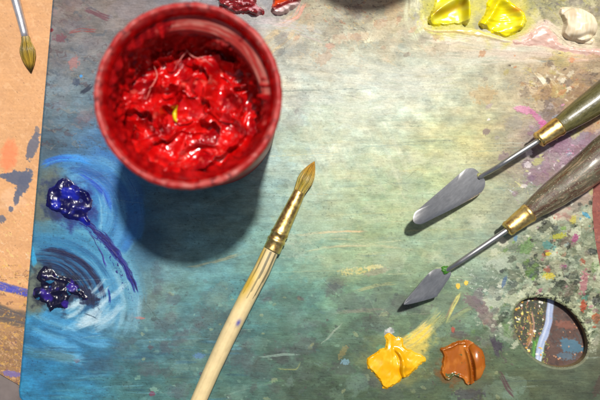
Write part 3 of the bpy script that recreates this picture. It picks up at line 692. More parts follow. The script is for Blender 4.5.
hardb = mesh_obj('painting_board', np.concatenate([V, We]), np.concatenate([F, Fe+len(V)]), M_under, None,
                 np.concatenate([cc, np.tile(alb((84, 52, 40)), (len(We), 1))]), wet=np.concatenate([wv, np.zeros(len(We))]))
tag(hardb, 'tan hardboard sheet under the palette, with blue-grey splats and an ultramarine stripe', 'painting board')

# tabletop
M_table, nt, b = new_mat('grey_tabletop')
n = noise_node(nt, 60, 6, 0.6); r = ramp(nt, n.outputs['Fac'], [(0.3, alb((84, 74, 72))), (0.7, alb((124, 112, 108)))])
nt.links.new(r.outputs['Color'], b.inputs['Base Color']); b.inputs['Roughness'].default_value = 0.55
bump(nt, b, n.outputs['Fac'], 0.2, 0.0005)
a = 0.9; zt = -8.05*MM
table = mesh_obj('tabletop', [(-a, -a, zt), (a, -a, zt), (a, a, zt), (-a, a, zt), (-a, -a, zt-.03), (a, -a, zt-.03), (a, a, zt-.03), (-a, a, zt-.03)],
                 [(0, 1, 2, 3), (7, 6, 5, 4), (0, 4, 5, 1), (1, 5, 6, 2), (2, 6, 7, 3), (3, 7, 4, 0)], M_table, smooth=False)
tag(table, 'grey tabletop under the boards', kind='structure')

# ------------------------------------------------------------------ thick daubs of paint
def cdist(x, y, pts):
    p = smooth_open(pts, 6); best = np.full(x.shape, 1e9)
    for i in range(len(p)-1):
        a_ = p[i]; e_ = p[i+1]-a_; t = np.clip(((x-a_[0])*e_[0]+(y-a_[1])*e_[1])/(e_@e_+1e-9), 0, 1)
        best = np.minimum(best, np.hypot(x-a_[0]-e_[0]*t, y-a_[1]-e_[1]*t))
    return best
def daub(name, label, poly, hfun, cfun, st=0.4, z0=0.0, rag=1.2, rs_=3.0, seed=1, edge=2.4, group=None, wet=0.6, mat=None, smoothpoly=True):
    p = smooth_closed(poly, 6) if smoothpoly else np.array(poly, dtype=float)
    x0, y0 = p.min(0)-4; x1, y1 = p.max(0)+4
    gx_, gy_ = np.meshgrid(np.arange(x0, x1, st), np.arange(y0, y1, st))
    s_ = poly_sdf(gx_, gy_, p)+1.2*rag*fbm(gx_/rs_/2.4, gy_/rs_/2.4, seed, 3, .5)
    inside = s_ < 0.0
    h = hfun(gx_, gy_, s_)*sm(0, edge, -s_)
    h = np.where(s_ < 0, np.maximum(h, 0.02), -0.35)
    keep_ = inside[:-1, :-1] | inside[1:, :-1] | inside[1:, 1:] | inside[:-1, 1:]
    c_ = cfun(gx_, gy_, s_, h)/255.0
    V_ = P(gx_, gy_, z0); V_[..., 2] = z0+h*MM
    V_, F_, c_ = compact(V_.reshape(-1, 3), grid_faces(gx_.shape[0], gx_.shape[1], keep_), (lin(np.clip(c_, 0, 1))/K).reshape(-1, 3))
    ctr = V_.mean(0); ctr[2] = z0
    o = mesh_obj(name, V_, F_, mat or M_wet, None, c_, loc=tuple(ctr), wet=np.full(len(V_), wet))
    return tag(o, label, 'paint', group)
def mixc(c1, c2, t): return np.array(c1, dtype=float)*(1-t[..., None])+np.array(c2, dtype=float)*t[..., None]
GP = 'daubs of thick oil paint on the palette'

# yellow ochre
def h_(x, y, s):
    u = (x-398)*.75+(y-362)*.65; v = -(x-398)*.65+(y-362)*.75
    h = 1.1+0.5*fbm(x/18, y/18, 801, 2)+.07*fbm(u/3.2, v/24, 802, 2)
    crease = (x-(397+0.34*(y-360)+2*np.sin((y-350)/5)))
    h += 2.0*np.exp(-((crease-3.5)/2.6)**2)*sm(346, 352, y)-1.0*np.exp(-((crease)/1.1)**2)*sm(350, 356, y)
    h += 1.6*np.exp(-(((x-404)/9)**2+((y-366)/4.5)**2))+.7*sm(372, 381, x+.4*(y-365))*(1-sm(390, 394, x))
    h *= 0.5+0.5*sm(338, 352, y)
    return h
def c_(x, y, s, h):
    t = sm(.0, .5, fbm(x/11, y/11, 805, 3)+.35*sm(399, 406, x)*sm(372, 360, y)); c = mixc((246, 178, 6), (252, 214, 80), t*.45)
    t2 = sm(.1, .4, fbm(x/2.5, y/6, 806, 3)-.1); return c*(1-.05*t2[..., None])
daub('paint_daub', 'yellow ochre paint daub with ragged edge, left of the brown one', [(366, 361), (372, 354), (380, 350), (386, 344), (385, 336), (389, 333), (395, 336), (402, 338), (404, 346), (414, 352), (424, 356), (426, 362), (418, 366), (412, 374), (404, 379), (396, 384), (388, 389), (382, 387), (378, 379), (370, 371)], h_, c_, seed=3, rag=1.8, rs_=3.2, group=GP)
# brown ochre
def h_(x, y, s):
    left = 0.9+.12*fbm(x/4, y/16, 811, 2)+.9*np.exp(-((s+2.2)/1.4)**2)*(x < 468)*.8
    r = 1-(((x-475)/11.0)**2+((y-362)/19.0)**2)
    lobe = 5.0*np.sqrt(np.clip(r, 0, 1))
    cr = x-(468+2.5*np.sin((y-345)/14)+.15*(y-360))
    return np.where(cr > 0, lobe*sm(0, 2.4, cr)+.5*(1-sm(0, 2, cr)), left+1.6*np.exp(-((cr+1.6)/1.5)**2)*sm(345, 352, y))
def c_(x, y, s, h):
    t = sm(-.2, .4, fbm(x/10, y/16, 815, 3)); c = mixc((166, 88, 18), (190, 112, 38), t)
    g = sm(.3, .5, .6*fbm(x/4, y/4, 817, 3)+.62*np.exp(-(((x-452)/9)**2+((y-377)/5)**2)))
    return c*(1-g[..., None])+np.array([86, 92, 52.])*g[..., None]
daub('paint_daub', 'brown ochre paint daub with a smooth round lobe and a dark crease', [(440, 349), (447, 346), (456, 341), (466, 340), (474, 343), (481, 349), (485, 358), (485, 368), (481, 377), (474, 383), (467, 386), (462, 380), (455, 377), (448, 381), (441, 375), (441, 364), (443, 356)], h_, c_, seed=5, rag=1.1, rs_=3.0, edge=1.6, group=GP)
# yellows at the top
def h_(x, y, s):
    fold = (y-(16-.35*(x-440)))
    return .9+3.6*np.exp(-(cdist(x, y, [(428, 20), (437, 12), (448, 4), (458, 0), (466, 4), (467, 22)])/3.6)**2)+.5*np.exp(-(cdist(x, y, [(430, 22), (445, 26), (460, 25)])/3)**2)+.35*1.2*fbm(x/16, y/12, 821, 2)+3*np.exp(-((x-466)/4)**2)*sm(30, 10, y)
def c_(x, y, s, h):
    t = sm(-.3, .5, fbm(x/12, y/9, 823, 2)); c = mixc((255, 240, 20), (255, 246, 90), t)
    fold = (y-(13-.35*(x-440))); d = np.exp(-((fold)/3.2)**2)*sm(428, 436, x)*(1-sm(462, 466, x)); return c*(1-.75*d[..., None])+np.array([176, 140, 20.])*.75*d[..., None]  # brownish band: shadow inside the open fold, painted into the yellow
daub('paint_daub', 'lemon yellow paint daub, curled open on its lower side, left of the other yellow', [(430, -14), (434, 0), (432, 10), (427, 18), (430, 25), (444, 27), (458, 25), (468, 25), (470, 14), (468, 0), (470, -14)], h_, c_, seed=7, rag=1.6, group=GP)
def h_(x, y, s):
    return 1.0+3.2*np.exp(-(cdist(x, y, [(482, 27), (490, 16), (497, 2), (499, -12)])/4)**2)+3.4*np.exp(-(cdist(x, y, [(503, 2), (512, 9), (521, 17), (519, 27)])/4.5)**2)+.8*np.exp(-(cdist(x, y, [(496, 33), (508, 30), (514, 28)])/4)**2)+.35*2.0*fbm(x/15, y/15, 831, 2)+.35*fbm(x/22, y/5, 836, 2)
def c_(x, y, s, h):
    t = sm(-.1, .5, fbm(x/12, y/9, 833, 2)); c = mixc((255, 238, 14), (255, 246, 90), t*.8)
    o = np.exp(-(((x-517)/7)**2+((y-11)/3)**2)); return c*(1-o[..., None])+np.array([244, 160, 40.])*o[..., None]
daub('paint_daub', 'lemon yellow paint daub with an orange fleck, beside the pink ridge', [(496, -12), (488, 0), (485, 12), (478, 24), (486, 30), (500, 36), (508, 37), (518, 32), (526, 24), (525, 14), (514, 5), (506, -4), (506, -12)], h_, c_, seed=9, rag=1.5, group=GP)
def h_(x, y, s):
    u = (x-577)/20; v = (y-26)/18
    return 5*np.sqrt(np.clip(1-u*u-v*v, 0, 1))*(.7+.3*sm(560, 575, x))+.10*fbm(x/8, y/20, 841, 2)-1.5*np.exp(-(((y-(38+2*np.sin(x/5)))/2.2)**2))*sm(564, 570, x)+1.0*fbm(x/16, y/14, 846, 2)+.8
def c_(x, y, s, h):
    t = sm(-.2, .4, fbm(x/2.5, y/12, 843, 3)); return mixc((248, 232, 200), (232, 208, 166), t*.7)
daub('paint_daub', 'cream white paint daub, rounded, in the upper right corner', [(560, 8), (570, 7), (582, 10), (592, 16), (597, 26), (596, 38), (591, 46), (578, 43), (566, 40), (561, 33), (563, 22), (559, 14)], h_, c_, seed=11, rag=1.0, group=GP, wet=.2)
# the pale pink ridge
def h_(x, y, s): return .8+.6*fbm(x/20, y/12, 851, 2)+.06*fbm(x/14, y/5, 852, 2)
def c_(x, y, s, h):
    t = sm(-.3, .4, fbm(x/9, y/3, 853, 3)); return mixc((232, 196, 180), (218, 176, 158), t)
daub('paint_daub', 'pale pink paint ridge between the yellow and cream daubs', [(512, 40), (524, 38), (532, 30), (540, 24), (548, 26), (555, 34), (564, 44), (580, 47), (606, 49), (606, 56), (580, 55), (560, 52), (545, 47), (528, 46), (514, 45)], h_, c_, seed=13, rag=1.4, group=GP, wet=.15, edge=6)
def h_(x, y, s): return .7+.3*fbm(x/14, y/8, 855, 2)
daub('paint_daub', 'long thin cream paint ridge below the yellow daubs', [(424, 27), (440, 29), (462, 27), (480, 30), (500, 37), (514, 41), (505, 43), (480, 38), (455, 34), (432, 33)], h_, lambda x, y, s, h: mixc((240, 214, 130), (236, 222, 196), sm(28, 36, y-.1*(x-430))), seed=14, rag=1.0, group=GP, wet=.3, edge=3.4)
# dark crimson and vermilion at the top edge
def h_(x, y, s): return 2.2+2.4*ridge(x/18, y/12, 861, 2)+.2*fbm(x/7, y/7, 862, 2)
def c_(x, y, s, h):
    t = sm(.05, .5, fbm(x/6, y/5, 863, 4)+.3*sm(240, 256, x)*sm(2, 10, y)); return mixc((128, 26, 30), (222, 170, 176), t*.9)
daub('paint_daub', 'dark crimson paint daub streaked with pale pink, just above the cup', [(214, -16), (218, 2), (224, 9), (238, 14), (252, 15), (264, 16), (262, 8), (256, 2), (254, -16)], h_, c_, seed=15, rag=1.8, group=GP)
def h_(x, y, s): return 2.6+2.0*ridge(x/22, y/12, 871, 2)
def c_(x, y, s, h):
    t = sm(.0, .3, (y-(9-.45*(x-272)))/6+.3*fbm(x/4, y/4, 873, 3)); c = mixc((232, 78, 20), (120, 24, 22), sm(-3, 0, y-(10-.4*(x-272))))
    return mixc((0, 0, 0), (246, 220, 216), sm(1.5, 4, y-(10-.4*(x-272))))+c*(1-sm(1.5, 4, y-(10-.4*(x-272))))[..., None]
daub('paint_daub', 'orange vermilion paint daub at the top edge of the palette', [(274, -16), (273, 4), (270, 10), (276, 15), (286, 14), (296, 7), (302, -2), (302, -16)], h_, c_, seed=17, rag=1.2, group=GP)
# blues
def h_(x, y, s):
    return 0.7+0.8*np.clip(ridge(x/24, y/15, 881, 2, .35), -.3, 1)+.6*fbm(x/14, y/11, 883, 2)+.25*fbm(x/5, y/9, 884, 2)
def c_(x, y, s, h):
    t = sm(-.1, .6, fbm(x/12, y/12, 885, 2)+.25*np.exp(-(((x-62)/9)**2+((y-196)/8)**2))); return mixc((14, 10, 74), (26, 36, 160), t)
daub('paint_daub', 'ultramarine blue paint daub, upper one of the two by the left edge', [(46, 204), (48, 192), (56, 184), (62, 178), (70, 181), (80, 188), (90, 194), (93, 204), (88, 212), (91, 221), (90, 226), (80, 222), (66, 217), (56, 212), (50, 209)], h_, c_, seed=19, rag=2.0, rs_=4.5, group=GP, wet=.35, edge=4.5)
def h_(x, y, s):
    return 0.7+0.9*np.clip(ridge(x/26, y/15, 891, 2, .35), -.5, 1)+.6*fbm(x/14, y/10, 893, 2)+.25*fbm(x/5, y/9, 894, 2)
def c_(x, y, s, h):
    t = sm(.1, .6, fbm(x/12, y/12, 895, 2)+.3*np.exp(-(((x-72)/5)**2+((y-290)/10)**2))); c = mixc((16, 14, 42), (56, 36, 136), t)
    t = .8*sm(.35, .6, fbm(x/6, y/6, 897, 3)+.3*np.exp(-(((x-58)/7)**2+((y-276)/4)**2))); return mixc((0, 0, 0), (50, 130, 170), t)+c*(1-t)[..., None]
daub('paint_daub', 'blackish indigo paint daub, lower one of the two by the left edge', [(37, 278), (40, 270), (46, 266), (54, 270), (62, 276), (72, 278), (80, 288), (90, 298), (82, 300), (72, 294), (70, 304), (66, 309), (56, 308), (50, 312), (46, 304), (35, 300), (34, 290), (40, 286)], h_, c_, seed=21, rag=2.4, rs_=4.5, group=GP, wet=.4, edge=4.0)

# ------------------------------------------------------------------ the cup of red paint
HC = 86*MM
rc = P(187.5, 95.0, HC); R1 = (P(282, 95, HC)-P(93, 95, HC))[0]/2
base = np.array([rc[0], rc[1]+0.0*MM, 0.0])
M_cup, nt, b = new_mat('red_stained_plastic')
at = nt.nodes.new('ShaderNodeAttribute'); at.attribute_name = 'paint'
n1 = noise_node(nt, 260, 5, 0.65)
nt.links.new(at.outputs['Color'], b.inputs['Base Color'])
mx = maprange(nt, at.outputs['Alpha'], 0, 1, 0.5, 0.10); nt.links.new(mx.outputs['Result'], b.inputs['Roughness'])
bump(nt, b, n1.outputs['Fac'], 0.08, 0.0002)
tr = nt.nodes.new('ShaderNodeBsdfTranslucent'); nt.links.new(at.outputs['Color'], tr.inputs['Color'])
ms = nt.nodes.new('ShaderNodeMixShader'); ms.inputs[0].default_value = 0.28
outn = nt.nodes['Material Output']
nt.links.new(b.outputs[0], ms.inputs[1]); nt.links.new(tr.outputs[0], ms.inputs[2]); nt.links.new(ms.outputs[0], outn.inputs['Surface'])

def cup_mesh(seed):
    """profile: (radius, z, side)  side 0 outer, 1 rim, 2 inner"""
    Rb = R1*0.86; T = 1.3*MM
    prof = []
    prof.append((0.001, 0.6*MM, 0)); prof.append((Rb*0.7, 0.6*MM, 0)); prof.append((Rb-1.5*MM, 0.0, 0)); prof.append((Rb-.3*MM, .5*MM, 0)); prof.append((Rb, 1.8*MM, 0))
    for k in range(1, 26):
        t = k/26; prof.append((Rb+(R1-1.4*MM-Rb)*t, 1.8*MM+(HC-7.8*MM)*t, 0))
    prof += [(R1-1.2*MM, HC-5.6*MM, 0), (R1-.2*MM, HC-5.0*MM, 1), (R1, HC-4.2*MM, 1), (R1, HC-1.4*MM, 1), (R1-.3*MM, HC-.5*MM, 1), (R1-1.0*MM, HC-.05*MM, 1), (R1-1.5*MM, HC, 1), (R1-2.0*MM, HC-.2*MM, 1), (R1-2.4*MM, HC-.9*MM, 1), (R1-2.6*MM, HC-2.0*MM, 2)]
    zi = np.concatenate([np.arange(HC-3*MM, HC-20*MM, -.18*MM), np.linspace(HC-20*MM, HC-46*MM, 80)])
    for z in zi:
        t = (z-1.8*MM)/(HC-7.8*MM)
        r = Rb+(R1-1.4*MM-Rb)*t-T-1.2*MM
        d = (HC-z)/MM
        r += 0.0
        prof.append((r, z, 2))
    prof = np.array(prof); n = len(prof); S = 420
    a = np.arange(S)/S*2*np.pi
    A, Rr = np.meshgrid(a, prof[:, 0]); Zz = np.repeat(prof[:, 1:2], S, 1); side = np.repeat(prof[:, 2:3], S, 1)
    dd = (HC-Zz)/MM
    nz = fbm(np.cos(A)*4+dd/9, np.sin(A)*4-dd/11, seed, 3, .5)
    nz2 = fbm(np.cos(A)*8+dd/6, np.sin(A)*8+dd/14, seed+3, 3, .5)
    streak = fbm(np.cos(A)*2.2, np.sin(A)*2.2+dd/.9, seed+5, 3, .6)
    # angle convention: 0 east, 90 north
    # thick paint clinging to the inside (everywhere low down, thick to the west and south), bare plastic north-east
    ne = np.exp(-((np.angle(np.exp(1j*(A-math.radians(52)))))/1.05)**2)
    bare = ne*sm(3.6, 4.6, dd+1.2*nz)*(1-sm(11, 15, dd+4*nz))
    ledge = (.12+.88*np.exp(-(np.angle(np.exp(1j*(A-math.radians(58))))/1.2)**4))*sm(4.2+.5*nz, 8.5, dd)*5.0
    ledge += .13*np.sin(dd*2*np.pi/.95)*sm(4, 5, dd)*(1-sm(10, 11, dd))
    film = np.where(side == 2, 1-sm(.25, .5, bare+.3*nz2-.5*sm(.1, .45, nz)), 0)
    thick = film*(0.5+2.6*np.clip(nz+.2, 0, 1)*sm(3, 8, dd)+1.3*np.clip(nz2, -.3, 1)*sm(3, 6, dd)+1.6*sm(14, 26, dd+6*nz))
    lip = (side == 1); Zz = Zz+lip*.28*MM*nz2; Rr = Rr+lip*.35*MM*fbm(np.cos(A)*7, np.sin(A)*7+dd/3, seed+21, 4, .6)
    Rr = Rr-np.where(side == 2, np.maximum(thick, 0)*.9+ledge, 0)*MM
    c = mixc((210, 48, 44), (226, 86, 78), sm(-.2, .4, nz))                     # stained rim/outer
    dust = sm(-.05, .45, fbm(np.cos(A)*6+dd/3, np.sin(A)*6+dd/1.5, seed+9, 5, .65)); c = mixc((0, 0, 0), (236, 168, 156), dust*.6)+c*(1-dust*.6)[..., None]
    inner = mixc((214, 70, 62), (238, 150, 134), sm(-.2, .3, streak))
    wetc = mixc((160, 6, 10), (214, 18, 18), sm(-.3, .4, nz2))
    ci = inner*(1-film[..., None])+wetc*film[..., None]
    outer = mixc((196, 40, 36), (214, 70, 60), sm(-.3, .4, nz))
    c = np.where((side == 2)[..., None], ci, np.where((side == 0)[..., None], outer, c))
    chip = (side == 1)*sm(.32, .42, fbm(np.cos(A)*11, np.sin(A)*11+dd/1.5, seed+25, 3)); c = c*(1-.7*chip[..., None])+np.array([110, 20, 24.])*.7*chip[..., None]
    rimwet = (side == 1)*sm(.1, .3, nz2)*.9
    c = c*(1-.5*rimwet[..., None])+np.array([200, 30, 30.])*(.5*rimwet[..., None])
    wob = 1+0.002*np.sin(2*A+.6)
    V = np.stack([Rr*np.cos(A)*wob, Rr*np.sin(A)*wob, Zz], -1).reshape(-1, 3)
    F = grid_faces(n, S, wrap=True)[:, ::-1]
    wet = np.where(side == 2, .25+.7*film, np.where(side == 1, .1, .45))
    return V, F, (lin(np.clip(c/255, 0, 1))/K).reshape(-1, 3), wet.reshape(-1)
V, F, cc, wv = cup_mesh(31)
cup = mesh_obj('paint_cup', V+base, F, M_cup, None, cc, loc=tuple(base), wet=wv)
tag(cup, 'round plastic cup stained red, holding red paint, standing on the palette', 'cup')
# second cup: stands beyond the upper edge of the photograph, which shows its shadow
V, F, cc, wv = cup_mesh(77)

# red paint: heaped, knife-torn
M_red, nt, b = new_mat('glossy_red_oil_paint')
at = nt.nodes.new('ShaderNodeAttribute'); at.attribute_name = 'paint'
nt.links.new(at.outputs['Color'], b.inputs['Base Color'])
n1 = noise_node(nt, 420, 4, 0.6); n2 = noise_node(nt, 160, 3, 0.5)
rr = maprange(nt, n2.outputs['Fac'], .3, .7, .12, .34); nt.links.new(rr.outputs['Result'], b.inputs['Roughness'])
b.inputs['Specular IOR Level'].default_value = 0.6
bump(nt, b, n1.outputs['Fac'], 0.05, 0.0003)
ZP = 59*MM
tt = (ZP-1.8*MM)/(HC-7.8*MM); RP = R1*0.86+(R1-1.4*MM-R1*0.86)*tt-0.6*MM
nr, na = 230, 620
rad = (np.linspace(0, 1, nr))[:, None]*np.ones((1, na)); ang = (np.arange(na)/na*2*np.pi)[None, :]*np.ones((nr, 1))
x = rad*np.cos(ang)*RP/MM; y = rad*np.sin(ang)*RP/MM          # in mm
wxx = 3.2*fbm(x/9, y/9, 901, 3); wyy = 3.2*fbm(x/9, y/9, 905, 3)
h = 3.4*fbm(x/22, y/22, 909, 2)+3.4*ridge((x+wxx)/24, (y+wyy)/16, 911, 2, .3)+.5*ridge((x+y+wyy)/20, (y-x+wxx)/8, 917, 1, .3)
tl = perlin((x+wxx)/15, (y+wyy)/11, 925); h += 5.6*sm(-.03, .11, tl)*(1-.8*sm(.08, .5, tl))       # torn steps that sag behind their lip
tl = perlin((x-wxx)/9.5, (y+wyy)/7, 927); h += 1.7*sm(-.03, .09, tl)*sm(-.3, .1, perlin(x/14, y/14, 951))*(1-.85*sm(.07, .45, tl))
tl = perlin((x+wyy*.6)/5, (y-wxx*.6)/4, 928); h += .12*sm(-.04, .12, tl)*sm(0, .3, perlin(x/12, y/12, 940))*(1-.6*sm(.12, .5, tl))
h += .02*fbm(x/1.6, y/1.2, 929, 2)
h += 6.5*np.exp(-(((x-2)/10)**2+((y-8)/8.5)**2))                                # heap
h += 2.2*np.exp(-(((x+14)/8)**2+((y-4)/9)**2))
h += (3.5+8.5*sm(-.5, .8, -np.sin(ang+.15)))*sm(.66, 1.0, rad+.08*fbm(x/12, y/12, 950, 2))
z = ZP+(h-5.0)*MM
t = sm(-.25, .45, fbm(x/6, y/6, 931, 4)); c = mixc((204, 6, 8), (228, 20, 16), t)
t = sm(.0, .45, fbm(x/11, y/9, 933, 3)); c = mixc((0, 0, 0), (150, 4, 16), t*.8)+c*(1-t*.8)[..., None]
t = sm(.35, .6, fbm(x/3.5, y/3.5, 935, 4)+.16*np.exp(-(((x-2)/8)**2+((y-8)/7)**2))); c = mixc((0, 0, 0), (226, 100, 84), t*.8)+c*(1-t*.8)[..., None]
V = np.stack([x*MM, y*MM, z], -1).reshape(-1, 3)+base
red = mesh_obj('red_paint', V, grid_faces(nr, na, wrap=True)[:, ::-1], M_red, None, (lin(np.clip(c/255, 0, 1))/K).reshape(-1, 3), loc=(base[0], base[1], ZP))
tag(red, 'glossy red oil paint heaped and torn inside the round cup', 'paint')
def red_h(px_, py_):
    i = int(np.clip(np.hypot(px_, py_)/(RP/MM)*(nr-1), 0, nr-1)); j = int((math.atan2(py_, px_) % (2*np.pi))/(2*np.pi)*na) % na
    return float(z[i, j])
# paint threads and a yellow fleck lying on the red
def plain(name, col, rough=.4, metal=0.0, spec=.5):
    m, nt, b = new_mat(name); b.inputs['Base Color'].default_value = (*alb(col), 1); b.inputs['Roughness'].default_value = rough
    b.inputs['Metallic'].default_value = metal; b.inputs['Specular IOR Level'].default_value = spec
    n = noise_node(nt, 500, 4, .6); bump(nt, b, n.outputs['Fac'], .15, .0002)
    r = ramp(nt, n.outputs['Fac'], [(0.3, alb(col)*.85), (0.7, np.minimum(alb(col)*1.15, 1))]); nt.links.new(r.outputs['Color'], b.inputs['Base Color'])
    return m
M_thread = plain('dried_paint_thread', (236, 130, 118), .35); M_yel = plain('yellow_paint', (236, 214, 20), .3)
def thread(pxs, rads, zz, mat, name):
    pp = smooth_open(pxs, 8); w_ = P(pp[:, 0], pp[:, 1], zz)
    for q_ in w_: q_[2] = max(zz, red_h((q_[0]-base[0])/MM, (q_[1]-base[1])/MM)+.5*MM)
    sgn = np.sin(np.linspace(0.15, np.pi-.1, len(w_)))
    vv, ff = sweep(w_, rads*np.maximum(sgn, .15), 8)
    return mesh_obj(name, vv, ff, mat, red)
red_loc = Vector(red.location)
for pts, r_ in (([(154, 66), (157, 76), (151, 88), (146, 100)], .22*MM), ([(184, 46), (192, 56), (204, 60), (214, 68)], .2*MM), ([(188, 50), (182, 57), (176, 66)], .18*MM)):
    thread(pts, r_, (HC-24*MM), M_thread, 'paint_thread')
thread([(178, 106), (175, 111), (175, 118), (177, 122)], .9*MM, ZP, M_yel, 'yellow_fleck')

# ------------------------------------------------------------------ brushes
M_brass, nt, b = new_mat('worn_brass')
n = noise_node(nt, 350, 5, .65); r = ramp(nt, n.outputs['Fac'], [(0.36, (.55, .32, .09)), (0.6, (.95, .70, .26))]); nt.links.new(r.outputs['Color'], b.inputs['Base Color'])
b.inputs['Metallic'].default_value = .95; rr = maprange(nt, n.outputs['Fac'], .3, .7, .22, .45); nt.links.new(rr.outputs['Result'], b.inputs['Roughness']); bump(nt, b, n.outputs['Fac'], .2, .0002)
M_steel, nt, b = new_mat('worn_steel')
n = noise_node(nt, 45, 5, .6); r = ramp(nt, n.outputs['Fac'], [(0.3, (.36, .365, .36)), (0.7, (.46, .46, .455))]); nt.links.new(r.outputs['Color'], b.inputs['Base Color'])
b.inputs['Metallic'].default_value = .85; rr = maprange(nt, n.outputs['Fac'], .3, .7, .30, .42); nt.links.new(rr.outputs['Result'], b.inputs['Roughness']); ns = noise_node(nt, 900, 4, .7, along=38)
n_a = noise_node(nt, 700, 4, .7, (1, .05, 1), .2, (0, 0, math.radians(20)))
mr = maprange(nt, ns.outputs['Fac'], .35, .65, .86, 1.1); cm = nt.nodes.new('ShaderNodeCombineColor')
for i in range(3): nt.links.new(mr.outputs['Result'], cm.inputs[i])
n4 = noise_node(nt, 260, 5, .7); r4 = ramp(nt, n4.outputs['Fac'], [(0.0, (1, 1, 1)), (.62, (1, 1, 1)), (.75, (.72, .70, .66))])
nt.links.new(mult(nt, mult(nt, r.outputs['Color'], cm.outputs['Color']), r4.outputs['Color']), b.inputs['Base Color'])
p = bump(nt, b, ns.outputs['Fac'], .12, .0002); bump(nt, b, n_a.outputs['Fac'], .08, .0002, p)
M_silver = plain('silver_ferrule', (226, 226, 230), .3, .7)
M_hair, nt, b = new_mat('golden_bristle')
n = noise_node(nt, 300, 4, .6); at = nt.nodes.new('ShaderNodeAttribute'); at.attribute_name = 'paint'
nt.links.new(at.outputs['Color'], b.inputs['Base Color']); b.inputs['Roughness'].default_value = .38
M_bwood, nt, b = new_mat('pale_brush_wood')
at = nt.nodes.new('ShaderNodeAttribute'); at.attribute_name = 'paint'; n = noise_node(nt, 200, 5, .65)
mr = maprange(nt, n.outputs['Fac'], .3, .7, .9, 1.08); cm = nt.nodes.new('ShaderNodeCombineColor')
for i in range(3): nt.links.new(mr.outputs['Result'], cm.inputs[i])
nt.links.new(mult(nt, at.outputs['Color'], cm.outputs['Color']), b.inputs['Base Color']); b.inputs['Roughness'].default_value = .4
b.inputs['Coat Weight'].default_value = .3; bump(nt, b, n.outputs['Fac'], .15, .0002)

def lathe_px(stations, zc, parent, name, mat, seg=32, colf=None, noise=0, sub=5, squash=1.0, mats=None):
    """stations: (px, py, width in photo px, z_axis) -> round bar"""
    st_ = np.array([(s_[0], s_[1], s_[2], s_[3] if len(s_) > 3 else zc) for s_ in stations], dtype=float)
    if sub > 1:
        o_ = []
        for i in range(len(st_)-1):
            for k in range(sub): o_.append(st_[i]+(st_[i+1]-st_[i])*k/sub)
        o_.append(st_[-1]); st_ = np.array(o_)
    pa = np.array([P(a_[0], a_[1], a_[3]) for a_ in st_])
    dist = (CAM[2]-st_[:, 3]); rad_ = st_[:, 2]/2/FPX*dist/math.cos(TILT)
    vv, ff = sweep(pa, rad_, seg, squash, noise)
    colors = None
    if colf is not None:
        n_ = len(st_); a = np.arange(seg)/seg*2*np.pi
        cc_ = colf(np.repeat(np.arange(n_)/(n_-1), seg), np.tile(a, n_), n_); cc_ = np.concatenate([cc_, cc_[:1], cc_[-1:]]); colors = lin(np.clip(cc_/255, 0, 1))/K
    return mesh_obj(name, vv, ff, mat, parent, colors)

def bristles(base_px, tip_px, wbase, wmax, tipdark, zc, ztip, parent, nh=420, seed=3, c1=(214, 156, 56), c2=(168, 168, 62)):
    rs2 = np.random.RandomState(seed)
    A0 = P(base_px[0], base_px[1], zc); B0 = P(tip_px[0], tip_px[1], ztip)
    ax = B0-A0; Ln = np.linalg.norm(ax); ax /= Ln
    sd_ = np.cross(ax, [0, 0, 1.0]); sd_ /= np.linalg.norm(sd_); up = np.cross(sd_, ax)
    k_ = (CAM[2]-zc)/FPX; rb = wbase/2*k_; rm = wmax/2*k_
    Vs, Fs, Cs = [], [], []; base_i = 0
    def prof(t): 
        return np.interp(t, [0, .12, .35, .55, .75, .9, 1.0], [rb, rb*1.12, rm, rm*.93, rm*.62, rm*.3, rm*.04])
    # solid core
    ts = np.linspace(0, .97, 16); pa = A0+np.outer(ts*Ln, ax); vv, ff = sweep(pa, prof(ts)*.9, 18)
    Vs.append(vv); Fs += [tuple(f) for f in ff]
    tcol = np.concatenate([np.repeat(ts, 18), [0, 1]])
    Cs.append(mixc(c1, c2, sm(.9, .35, tcol)*.8)); base_i = len(vv)
    for q in range(nh):
        th = rs2.rand()*2*np.pi; rr_ = .86+.2*rs2.rand()+(.16*rs2.rand() if q % 14 == 0 else 0); end = min(1.0, .72+.3*rs2.rand()**.6)
        t = np.linspace(-.02, end, 9); pr = prof(np.clip(t, 0, 1))*rr_
        th2 = th+t*rs2.normal(0, .12)
        pts_ = A0+np.outer(t*Ln, ax)+(np.cos(th2)*pr)[:, None]*sd_+(np.sin(th2)*pr)[:, None]*up
        hr = np.linspace(1, .35, 9)*rm*.055
        vv, ff = sweep(pts_, hr, 4, cap=False)
        Vs.append(vv); Fs += [tuple(int(i)+base_i for i in f) for f in ff]; base_i += len(vv)
        br = rs2.uniform(.7, 1.2); tt_ = np.repeat(np.clip(t, 0, 1), 4)
        Cs.append(np.clip(mixc(c1, c2, np.clip(sm(.95, .3, tt_)*rs2.uniform(.2, 1), 0, 1))*br, 0, 255)*(1-tipdark*sm(.72, .95, tt_))[:, None])
    return mesh_obj('bristles', np.concatenate(Vs), Fs, M_hair, parent, lin(np.concatenate(Cs)/255)/K)

